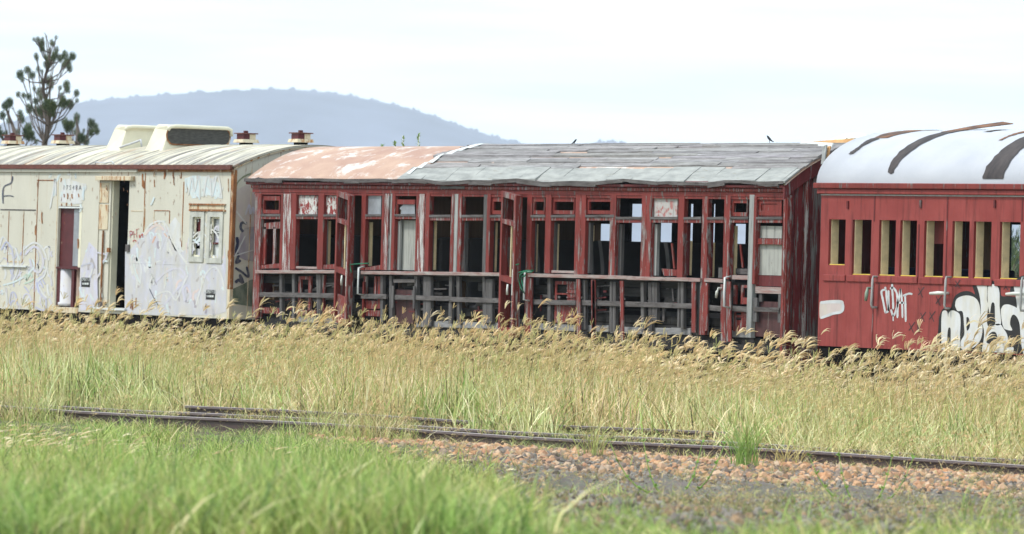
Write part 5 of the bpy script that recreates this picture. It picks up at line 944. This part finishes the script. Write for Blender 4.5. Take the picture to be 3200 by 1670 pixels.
# sprigs rooted along the roof ridge
for i, (px, py0, py1, lab) in enumerate([(1258, 462, 424, 'taller of two green weed sprigs growing behind the salmon roof ridge'), (1306, 462, 422, 'thin curved green weed sprig growing on the roof ridge, rightmost of the sprigs'), (1232, 464, 448, 'short green weed tuft on the roof ridge beside the taller sprig'), (1192, 464, 452, 'lowest green weed tuft on the salmon roof ridge')]):
    Y = 1.9; zb_ = arc_z(Y, KY0, KY1, KZE, KRISE, 'p'); X_, Zt = at(px, py1, Y); s_ = MB(); hgt = max(.08, Zt - zb_); s_.tube([(X_, Y, zb_ - .01), (X_ + .02, Y, zb_ + hgt*.5), (X_ + .06*(i == 1), Y, zb_ + hgt)], [.008, .006, .003], 5, 0)
    for _ in range(26):
        h_ = random.uniform(.25, 1.0)*hgt; dv = Vector((random.uniform(-1, 1), random.uniform(-1, 1), random.uniform(-.1, .8))).normalized(); o = Vector((X_ + .02, Y, zb_ + h_)); sd_ = dv.cross(Vector((0, 0, 1))).normalized()*.016; L_ = random.uniform(.04, .075)
        s_.add([o, o + dv*L_*.5 + sd_, o + dv*L_, o + dv*L_*.5 - sd_], [(0, 1, 2, 3)], 0, (.20, .30, .10, 1))
    tag(s_.build('weed', 'green_grass', None), lab, 'weed', 'weeds growing on the carriage roof')

# ------------------------------------------------------------------ grass
def blade(mb, base, h, az, lean, w, tone, tip=.5, seg=3, twist=None):
    dx, dy = math.cos(az), math.sin(az); ta = random.uniform(0, math.pi) if twist is None else twist; sx_, sy_ = math.cos(ta)*w/2, math.sin(ta)*w/2; vs = []
    for i in range(seg):
        t = i/seg; r_ = lean*h*t*t; vs += [(base[0] + dx*r_ - sx_*(1 - t*.5), base[1] + dy*r_ - sy_*(1 - t*.5), base[2] + h*t*(1 - .25*lean*t)), (base[0] + dx*r_ + sx_*(1 - t*.5), base[1] + dy*r_ + sy_*(1 - t*.5), base[2] + h*t*(1 - .25*lean*t))]
    vs.append((base[0] + dx*lean*h, base[1] + dy*lean*h, base[2] + h*(1 - .25*lean)))
    fs = [(2*i, 2*i + 1, 2*i + 3, 2*i + 2) for i in range(seg - 1)] + [(2*seg - 2, 2*seg - 1, 2*seg)]
    mb.add(vs, fs, 0, (*tone, 1)); return Vector(vs[-1])
WIND = math.atan2(SP, CP)                                    # seed heads lean to the viewer's right
def jit(c, a=.22): k = random.uniform(1 - a, 1 + a); return tuple(x*k*random.uniform(.95, 1.05) for x in c)
def seed_tuft(i):
    mb = MB()
    for s_ in range(3):
        b0 = (random.gauss(0, .18), random.gauss(0, .18), 0); az = WIND + random.gauss(0, .55); h = random.uniform(.60, 1.12); ln = random.uniform(.08, .42)
        top = blade(mb, b0, h, az, ln, .0075, jit((.62, .53, .32)), seg=4); dirv = Vector((math.cos(az)*(ln*1.8 + .25), math.sin(az)*(ln*1.8 + .25), 1 - .3*ln)).normalized()
        nf = random.randint(5, 9); opn = random.choice([.12, .35, .6, .8])*random.uniform(.8, 1.2); hs = random.uniform(.75, 1.35); base = random.choice([(.84, .71, .48), (.90, .79, .57), (.70, .56, .34)])
        for k in range(nf):
            a2 = random.uniform(0, 2*math.pi); sp = (Vector((math.cos(a2), math.sin(a2), 0))*opn*random.uniform(.3, 1) + dirv).normalized(); L_ = random.uniform(.12, .19)*hs; dr = Vector((math.cos(WIND), math.sin(WIND), 0))
            p1 = top + sp*L_*.4; p2 = top + sp*L_*.75 + dr*.022*hs + Vector((0, 0, -.010*hs)); p3 = top + sp*L_*.98 + dr*.060*hs + Vector((0, 0, -.045*hs)); side = sp.cross(Vector(rng.normal(size=3))).normalized()*random.uniform(.0045, .0085); tn = jit(base, .2)
            mb.add([top - side*.4, top + side*.4, p1 + side, p2 + side*.8, p3 + side*.2, p3 - side*.2, p2 - side*.8, p1 - side], [(0, 1, 2, 7), (7, 2, 3, 6), (6, 3, 4, 5)], 0, (*tn, 1))
    for s_ in range(5):
        c = random.choice([(.58, .48, .26), (.70, .59, .37), (.44, .41, .17), (.30, .36, .12)]); blade(mb, (random.gauss(0, .17), random.gauss(0, .17), 0), random.uniform(.2, .55), random.uniform(0, 6.28), random.uniform(.1, .7), random.uniform(.006, .011), jit(c))
    return mb
def mixed_tuft(i, h0, h1, cols, nb, seeds, wd=(.005, .010), spread=.16, lean=(.1, .85)):
    mb = MB()
    for s_ in range(nb): blade(mb, (random.gauss(0, spread), random.gauss(0, spread), 0), random.uniform(h0, h1), random.uniform(0, 6.28), random.uniform(*lean), random.uniform(*wd), jit(random.choice(cols)))
    for s_ in range(seeds):
        az = WIND + random.gauss(0, .6); ln = random.uniform(.15, .45); top = blade(mb, (random.gauss(0, spread), random.gauss(0, spread), 0), h1*random.uniform(1.0, 1.35), az, ln, .005, jit((.46, .36, .2)), seg=4)
        for k in range(random.randint(3, 7)):
            d = (Vector((math.cos(az)*.5, math.sin(az)*.5, .9)) + Vector(rng.normal(size=3))*.35).normalized(); side = d.cross(Vector(rng.normal(size=3))).normalized()*.0038; L_ = random.uniform(.05, .09); mb.add([top - side*.5, top + side*.5, top + d*L_ + side, top + d*L_ - side], [(0, 1, 2, 3)], 0, (*jit((.58, .46, .28)), 1))
    return mb
def stuff(name, mat, tufts, pts, rots, scl, label, cat, solid=False):
    col = bpy.data.collections.new(name + '_kinds')
    for i, mb in enumerate(tufts):
        o = mb.build(name + '_kind', mat); COL.objects.unlink(o); col.objects.link(o)
    n = len(pts); me = bpy.data.meshes.new(name); me.vertices.add(n); me.vertices.foreach_set('co', np.array(pts, dtype=np.float32).ravel())
    for nm, ty, arr in (('rot', 'FLOAT_VECTOR', np.array(rots, dtype=np.float32)), ('scl', 'FLOAT_VECTOR', np.array(scl, dtype=np.float32))): me.attributes.new(nm, ty, 'POINT').data.foreach_set('vector', arr.ravel())
    me.attributes.new('idx', 'INT', 'POINT').data.foreach_set('value', rng.integers(0, len(tufts), n).astype(np.int32))
    me.materials.append(M[mat]); o = bpy.data.objects.new(name, me); COL.objects.link(o)
    ng = bpy.data.node_groups.new(name + '_spread', 'GeometryNodeTree'); ng.interface.new_socket('Geometry', in_out='INPUT', socket_type='NodeSocketGeometry'); ng.interface.new_socket('Geometry', in_out='OUTPUT', socket_type='NodeSocketGeometry')
    N = ng.nodes.new; gi, go, ip, ci = N('NodeGroupInput'), N('NodeGroupOutput'), N('GeometryNodeInstanceOnPoints'), N('GeometryNodeCollectionInfo')
    ci.inputs['Collection'].default_value = col; ci.inputs['Separate Children'].default_value = True; ci.inputs['Reset Children'].default_value = True
    ip.inputs['Pick Instance'].default_value = True
    for nm, ty, sk in (('rot', 'FLOAT_VECTOR', 'Rotation'), ('scl', 'FLOAT_VECTOR', 'Scale'), ('idx', 'INT', 'Instance Index')):
        a = N('GeometryNodeInputNamedAttribute'); a.data_type = ty; a.inputs['Name'].default_value = nm; ng.links.new(a.outputs['Attribute'], ip.inputs[sk])
    ng.links.new(gi.outputs[0], ip.inputs['Points']); ng.links.new(ci.outputs[0], ip.inputs['Instance']); ng.links.new(ip.outputs[0], go.inputs[0])
    o.modifiers.new('spread', 'NODES').node_group = ng
    return tag(o, label, cat, None, 'stuff')
ra_a, ra_d, ra_n, _ = ra; rb_a = rb[0]; rc_a = rcx[0]
def rail_side(x, y, a=None):                                 # distance to the near rail, + on the train side
    v = Vector((x, y, 0)) - (a or ra_a); return v.dot(ra_n)
SGN = 1 if rail_side(-70, 0) > 0 else -1
def scatter(n, ymin, ymax, test, marg=500, dmin=25):
    out = []
    while len(out) < n:
        m = 4000; ys_ = rng.uniform(ymin, ymax, m); us = rng.uniform(-marg, 3200 + marg, m); 
        for y, px in zip(ys_, us):
            d = ray(px, 835 + (px - 1600)*SR/CR*0); k = (y + DCAM)/d[1]; x = d[0]*k
            if depth_of(x, y) > dmin and test(x, y): out.append((x, y))
            if len(out) >= n: break
    return out
def vnoise(x, y, s): return .5 + .25*math.sin(x*1.3*s + 2*math.sin(y*.9*s)) + .25*math.sin(y*1.7*s + x*.6*s + 1.1)
# tall seed grass against the train
def along(y):                                                # scatter weight: more at the train
    return True
pts = scatter(1750, -4.6, -.35, lambda x, y: random.random() < (.25 + .75*max(0, 1 + y/4.6))*(.3 + 1.0*vnoise(x, y, 1.1))); P3, RO, SCL = [], [], []
for x, y in pts:
    h = (.50 + .56*max(0, 1 + y/4.6))*random.choice([1, 1, 1, .8, 1.15])*random.uniform(.72, 1.16)*(.88 + .24*vnoise(x, y, .8)); px = proj(x, y, .5)[0]; h *= 1.0 if px > 700 else .94
    P3.append((x, y, -.02)); RO.append((0, 0, random.gauss(0, .35))); s_ = random.uniform(.9, 1.1); SCL.append((s_, s_, h*1.08))
stuff('seed_grass', 'dry_grass', [seed_tuft(i) for i in range(14)], P3, RO, SCL, 'tall dry seed-headed grass swaying along the whole train', 'grass')
# mixed grass between rails and train
COLS = [(.78, .68, .46), (.90, .81, .60), (.48, .52, .23), (.27, .36, .12), (.66, .59, .34), (.94, .87, .68), (.33, .44, .15), (.11, .10, .05), (.34, .26, .16), (.84, .71, .48)]
pts = scatter(4700, -10.5, -1.2, lambda x, y: SGN*rail_side(x, y) > .95 and not (abs((Vector((x, y, 0)) - rc_a).dot(rcx[2])) < .12 and random.random() < .9) and random.random() < .45 + .75*vnoise(x, y, 1.4)); P3, RO, SCL = [], [], []
for x, y in pts:
    dr = SGN*rail_side(x, y); h = min(1., .35 + dr*.16)*min(1., .42 + max(0, -y - 1.2)*.20)*random.uniform(.55, 1.3)*(.7 + .6*vnoise(x, y, .6)); P3.append((x, y, -.02)); RO.append((0, 0, random.gauss(0, .5))); s_ = random.uniform(.85, 1.15); SCL.append((s_, s_, h))
RCN = rcx[2]*(1 if rcx[2].y > 0 else -1)
def rc_side(x, y): return (Vector((x, y, 0)) - rc_a).dot(RCN)
for i, (x, y, z) in enumerate(P3):
    if rc_side(x, y) < .12 and (1130 < proj(x, y, 0)[0] < 1480 or 1700 < proj(x, y, 0)[0] < 2290): SCL[i] = (SCL[i][0], SCL[i][1], SCL[i][2]*.22)
stuff('meadow_grass', 'mixed_grass', [mixed_tuft(i, .22, .74, COLS[:2]*2 + COLS[4:6]*2 + COLS[9:]*2 + COLS if i % 4 else COLS[2:5] + COLS[6:9] + COLS[:1], 24, 3, (.008, .021), .17, (.05, .75)) for i in range(15)], P3, RO, SCL, 'mixed dry and green meadow grass between the rails and the train', 'grass')
P3, RO, SCL = [], [], []
for k in range(260):
    px = random.choice([random.uniform(735, 1150), random.uniform(735, 1150), random.uniform(1560, 1740), random.uniform(380, 575)]); x, y = atz(px, 1269 + (px - 600)*.0503, .1); v_ = Vector((x, y, 0)) - RCN*random.uniform(.08, .35); P3.append((v_.x, v_.y, -.01)); RO.append((0, 0, random.uniform(0, 6.28))); SCL.append((.7, .7, random.uniform(.45, .85)))
stuff('rail_grass', 'mixed_grass', [mixed_tuft(i, .18, .55, COLS, 22, 1, (.007, .016)) for i in range(6)], P3, RO, SCL, 'straw grass growing over the far rail', 'grass')
# short tufts along and between the rails
pts = scatter(1100, -22, -6, lambda x, y: -.5 < SGN*rail_side(x, y) < 1.5 and abs(rail_side(x, y)) > .09 and abs(rail_side(x, y, rb_a)) > .09 and (proj(x, y, 0)[0] < 180 or 960 < proj(x, y, 0)[0] < 1285 or (SGN*rail_side(x, y) > .5 and (300 < proj(x, y, 0)[0] < 560 or 745 < proj(x, y, 0)[0] < 970)) or random.random() < .30)); P3, RO, SCL = [], [], []
for x, y in pts:
    px = proj(x, y, 0)[0]; s_ = random.uniform(.5, 1.0); hh = random.uniform(.22, .5)*(1.7 if px < 180 or 960 < px < 1270 else 1.3 if SGN*rail_side(x, y) > .5 and not (560 < px < 745) else .8); P3.append((x, y, -.01)); RO.append((0, 0, random.uniform(0, 6.28))); SCL.append((s_, s_, hh))
stuff('verge_grass', 'mixed_grass', [mixed_tuft(i, .18, .55, COLS[2:5] + COLS[6:7] + COLS, 24, 2, (.006, .013)) for i in range(8)], P3, RO, SCL, 'sparse straw-coloured grass tufts between and beside the rails', 'grass')
# foreground grass on the bank; it stays low enough here to leave the rails in sight
def lim_y(px):
    if px < 1250: return 1340 + .045*px - 45*math.exp(-((px - 1130)/130)**2)
    if px < 1650: return 1396 + (px - 1250)*.45
    return 1576 + (px - 1650)*.08 if px < 2450 else 1640
def head_room(x, y, z0, extra):
    px, p0, _ = proj(x, y, z0); _, p1, _ = proj(x, y, z0 + 1.); return (p0 - (lim_y(px) + extra))/(p0 - p1)
GC = [(.28, .37, .10), (.37, .46, .14), (.48, .54, .20), (.56, .56, .25), (.20, .28, .08), (.42, .49, .17), (.32, .40, .12), (.72, .63, .40), (.12, .18, .06), (.60, .50, .28), (.38, .47, .15)]
def fore_ok(x, y): return SGN*rail_side(x, y) < -.25 and depth_of(x, y) > 27
pts = scatter(9000, -44, -9, fore_ok, 350, 27); P3, RO, SCL = [], [], []
for x, y in pts:
    z0 = bank(x, y); px, py, d = proj(x, y, z0); hr = head_room(x, y, z0, random.gauss(0, 30) + 34*math.sin(px*.012) + 22*math.sin(px*.031 + 2)); h = random.uniform(.20, .50)*(.7 + .6*vnoise(x, y, .9))*(1 if px < 1500 else .8)
    if hr < .05:
        if random.random() > (.03 if px > 1250 else .8): continue
        h = random.uniform(.05, .15)
    h = min(h, max(.05, hr)*random.uniform(.75, 1.1) if random.random() > .03 else h)
    if px > 1400 and random.random() < min(.82, (px - 1400)/500) - max(0, py - 1660)/420.: continue
    if vnoise(x, y, 1.3) < .32 and random.random() < .7: h *= .45
    s_ = random.uniform(.8, 1.2)*(.55 + .45*min(1, h/.3)); P3.append((x, y, z0 - .01)); RO.append((0, 0, random.uniform(0, 6.28))); SCL.append((s_, s_, h/.46))
stuff('bank_grass', 'green_grass', [mixed_tuft(i, .14, .46, GC, 30, 0, (.007, .015), .15, (.1, .8)) for i in range(12)], P3, RO, SCL, 'long green grass covering the bank in the foreground', 'grass')
# dry stems mixed into the left foreground
pts = scatter(120, -34, -10, lambda x, y: -14 < SGN*rail_side(x, y) < -.2 and proj(x, y, 0)[0] < 1500 and random.random() < .06 + .94*max(0, 1 - proj(x, y, 0)[0]/700) and depth_of(x, y) > 34, 350, 34); P3, RO, SCL = [], [], []
for x, y in pts:
    z0 = bank(x, y); hr = head_room(x, y, z0, random.gauss(10, 30)); h = min(random.uniform(.35, .8), hr)
    if h > .12: P3.append((x, y, z0 - .02)); RO.append((0, 0, random.gauss(0, .4))); SCL.append((.7, .7, h/1.15))
stuff('dry_stems', 'dry_grass', [seed_tuft(i) for i in range(6)], P3, RO, SCL, 'out-of-focus dry seed stems standing in the left foreground', 'grass')
# broken orange ballast beside the rail
def stone(i):
    bm = bmesh.new(); bmesh.ops.create_icosphere(bm, subdivisions=1, radius=.5)
    for v in bm.verts: v.co = Vector((v.co.x*random.uniform(.7, 1.3), v.co.y*random.uniform(.7, 1.2), v.co.z*random.uniform(.5, .9)))
    mb = MB(); mb.add([v.co.copy() for v in bm.verts], [tuple(v.index for v in f.verts) for f in bm.faces]); bm.free(); return mb
P3, RO, SCL = [], [], []
pts = scatter(4300, -26, -6, lambda x, y: (lambda s_, px: -4.5 < s_ < .0 and abs(s_) > .1 and px > 850 and random.random() < (math.exp(-((s_ + .5)/.34)**2) + .09)*(.35 + .9*vnoise(x, y, 2.2))*min(1, (px - 850)/700))(SGN*rail_side(x, y), proj(x, y, 0)[0]))
for x, y in pts:
    s_ = random.uniform(.04, .125)*(1.3 if random.random() < .12 else 1); P3.append((x, y, bank(x, y) + .012)); RO.append(tuple(rng.uniform(0, 6.28, 3))); SCL.append((s_, s_, s_))
stuff('ballast_stones', 'stone_orange', [stone(i) for i in range(10)], P3, RO, SCL, 'broken orange and pink ballast stones beside the near rail', 'stones')
P3, RO, SCL = [], [], []
for x, y in scatter(17000, -42, -8, lambda x, y: (lambda s_, px: -24 < s_ < -.5 and (s_ > -8 or random.random() < .5) and px > 1100 and depth_of(x, y) > 28 and random.random() < min(1, (px - 1100)/500))(SGN*rail_side(x, y), proj(x, y, 0)[0])):
    s_ = random.uniform(.025, .075)*(1.6 if random.random() < .06 else 1); P3.append((x, y, bank(x, y) + .012)); RO.append(tuple(rng.uniform(0, 6.28, 3))); SCL.append((s_, s_, s_))
stuff('gravel_stones', 'stone_grey', [stone(i) for i in range(8)], P3, RO, SCL, 'grey and brown chippings spread over the gravel', 'stones')
P3, RO, SCL = [], [], []
for x, y in scatter(800, -40, -8, lambda x, y: -20 < SGN*rail_side(x, y) < -.3 and proj(x, y, 0)[0] > 1150 and depth_of(x, y) > 29 and vnoise(x, y, 1.6) > .42):
    P3.append((x, y, bank(x, y))); RO.append((0, 0, random.uniform(0, 6.28))); s_ = random.uniform(.4, 1.0); SCL.append((s_, s_, random.uniform(.1, .42)))
stuff('gravel_weeds', 'mixed_grass', [mixed_tuft(i, .15, .5, [(.30, .32, .14), (.40, .34, .2), (.22, .26, .1), (.26, .19, .13), (.48, .40, .25)], 16, 1, (.005, .01), .1) for i in range(8)], P3, RO, SCL, 'thin straggling weeds growing through the gravel', 'weeds')
# individual clumps and weeds
def clump(px, py, h, n, lab, cols, grp, name='grass_tuft', cat='grass tuft', z=.0, lean=(.2, 1.0), wd=(.007, .013), spread=.07):
    x, y = atz(px, py, z); mb = MB(); zz = bank(x, y) - .01
    for _ in range(n): blade(mb, (x + random.gauss(0, spread), y + random.gauss(0, spread), zz), h*random.uniform(.5, 1.1), random.uniform(0, 6.28), random.uniform(*lean), random.uniform(*wd), jit(random.choice(cols)), seg=4)
    t = mb.build(name, 'mixed_grass', None); t.data.transform(Matrix.Translation((-x, -y, -zz))); t.location = (x, y, zz); return tag(t, lab, cat, grp)
clump(2330, 1466, .80, 120, 'largest green and straw grass tuft growing in front of the near rail, right of centre', [(.42, .47, .20), (.27, .36, .12), (.56, .50, .28), (.33, .44, .15), (.24, .30, .1)], 'grass tufts at the near rail'); clump(1855, 1432, .55, 80, 'smaller grass tuft growing over the near rail, left of the large tuft', [(.42, .47, .20), (.30, .36, .14), (.60, .52, .32), (.40, .34, .2)], 'grass tufts at the near rail')
clump(2470, 1460, .62, 45, 'drooping pale straw tuft leaning over the near rail, right of the large tuft', [(.52, .43, .24), (.56, .45, .26)], 'grass tufts at the near rail', lean=(.6, 1.4)); clump(2900, 1468, .38, 34, 'thin straggly weed tuft against the near rail towards the right edge', [(.36, .34, .2), (.22, .26, .1)], 'grass tufts at the near rail')
def weed(px, py, s_, lab):
    x, y = atz(px, py, .03); zz = bank(x, y); t = thing('weed', (x, y, zz), lab, 'weed', 'branching weeds on the gravel'); st = MB(); lf = MB()
    for az, ln in ((WIND + 3.0, .5), (WIND - .1, .42), (WIND + 2.4, .3), (WIND + .8, .36)):
        p = [Vector((x, y, zz))]; 
        for k in range(5): q = (k + 1)/5; p.append(Vector((x + math.cos(az)*ln*s_*q**.7, y + math.sin(az)*ln*s_*q**.7, zz + s_*(.04 + .42*q**2.2))))
        st.tube(p, [.012, .011, .009, .007, .005, .003], 5)
        for k in range(1, 6):
            for _ in range(5): dv = Vector((random.uniform(-1, 1), random.uniform(-1, 1), random.uniform(0, .8))).normalized(); sd_ = dv.cross(Vector((0, 0, 1))).normalized()*.014; o = p[k]; L_ = random.uniform(.03, .06); lf.add([o, o + dv*L_*.5 + sd_, o + dv*L_, o + dv*L_*.5 - sd_], [(0, 1, 2, 3)], 0, (.20, .34, .07, 1))
    st.build('stem', 'green_stem', t, smooth=True); lf.build('leaves', 'green_grass', t)
plain('green_stem', (.20, .30, .06), .6)
weed(2095, 1562, 1.15, 'low branching green weed on grey gravel, left of the two'); weed(2700, 1600, 1.0, 'forked green weed on grey gravel, right of the two')
# pale rubble under the carriages
def rubble(px, py, w, h, d, lab, z=.25):
    x, y = atz(px, py, z); t = MB(); t.box(-w/2, w/2, -d/2, d/2, 0, h); o = t.build('concrete_block', 'stone_white', None, bevel=.02, wob=.03); o.location = (x, y, 0); o.rotation_euler = (0, 0, random.uniform(-.3, .3)); return tag(o, lab, 'concrete block', 'pale blocks lying in the grass')
rubble(2034, 1146, .34, .42, .25, 'pale square block in the grass below the stripped red carriage, left of the pair', .38); rubble(2152, 1143, .36, .45, .25, 'pale square block in the grass below the red carriage end, right of the pair', .4)
rubble(2790, 1168, .95, .36, .3, 'long white slab in the grass below the silver lettering', .32); rubble(2700, 1166, .55, .34, .3, 'short white slab left of the long slab, below the red carriage', .3); rubble(350, 1040, .5, .62, .3, 'white block in dry grass under the cream van door', .6)
x, y = atz(262, 1498, .45); mb = MB(); vs = []; n = 8
for i in range(n + 1):
    for j in range(4): vs.append((-.24 + .48*i/n, -.08 + .16*j/3, .05*math.sin(i*1.1) + .04*math.sin(j*2. + i) + .06*i/n))
mb.add(vs, [(i*4 + j, (i + 1)*4 + j, (i + 1)*4 + j + 1, i*4 + j + 1) for i in range(n) for j in range(3)]); o = mb.build('litter', 'white_paint', None, smooth=True); o.location = (x, y, .40); tag(o, 'crumpled white litter caught in green grass at lower left', 'litter')

# ------------------------------------------------------------------ air
mb = MB(); mb.box(-8800, 8800, -250, 9300, -1.6, 330); hz = mb.build('haze', 'dry_soil', None)
hm = bpy.data.materials.new('haze_air'); hm.use_nodes = True; t_ = hm.node_tree; t_.nodes.clear(); ho = t_.nodes.new('ShaderNodeOutputMaterial'); hv = t_.nodes.new('ShaderNodeVolumePrincipled')
hv.inputs['Color'].default_value = (.76, .84, 1, 1); hv.inputs['Density'].default_value = 1.0e-4; t_.links.new(hv.outputs[0], ho.inputs['Volume'])
hz.data.materials.clear(); hz.data.materials.append(hm); tag(hz, kind='stuff')

for o in list(bpy.data.objects):
    if '_o' in o: del o['_o']
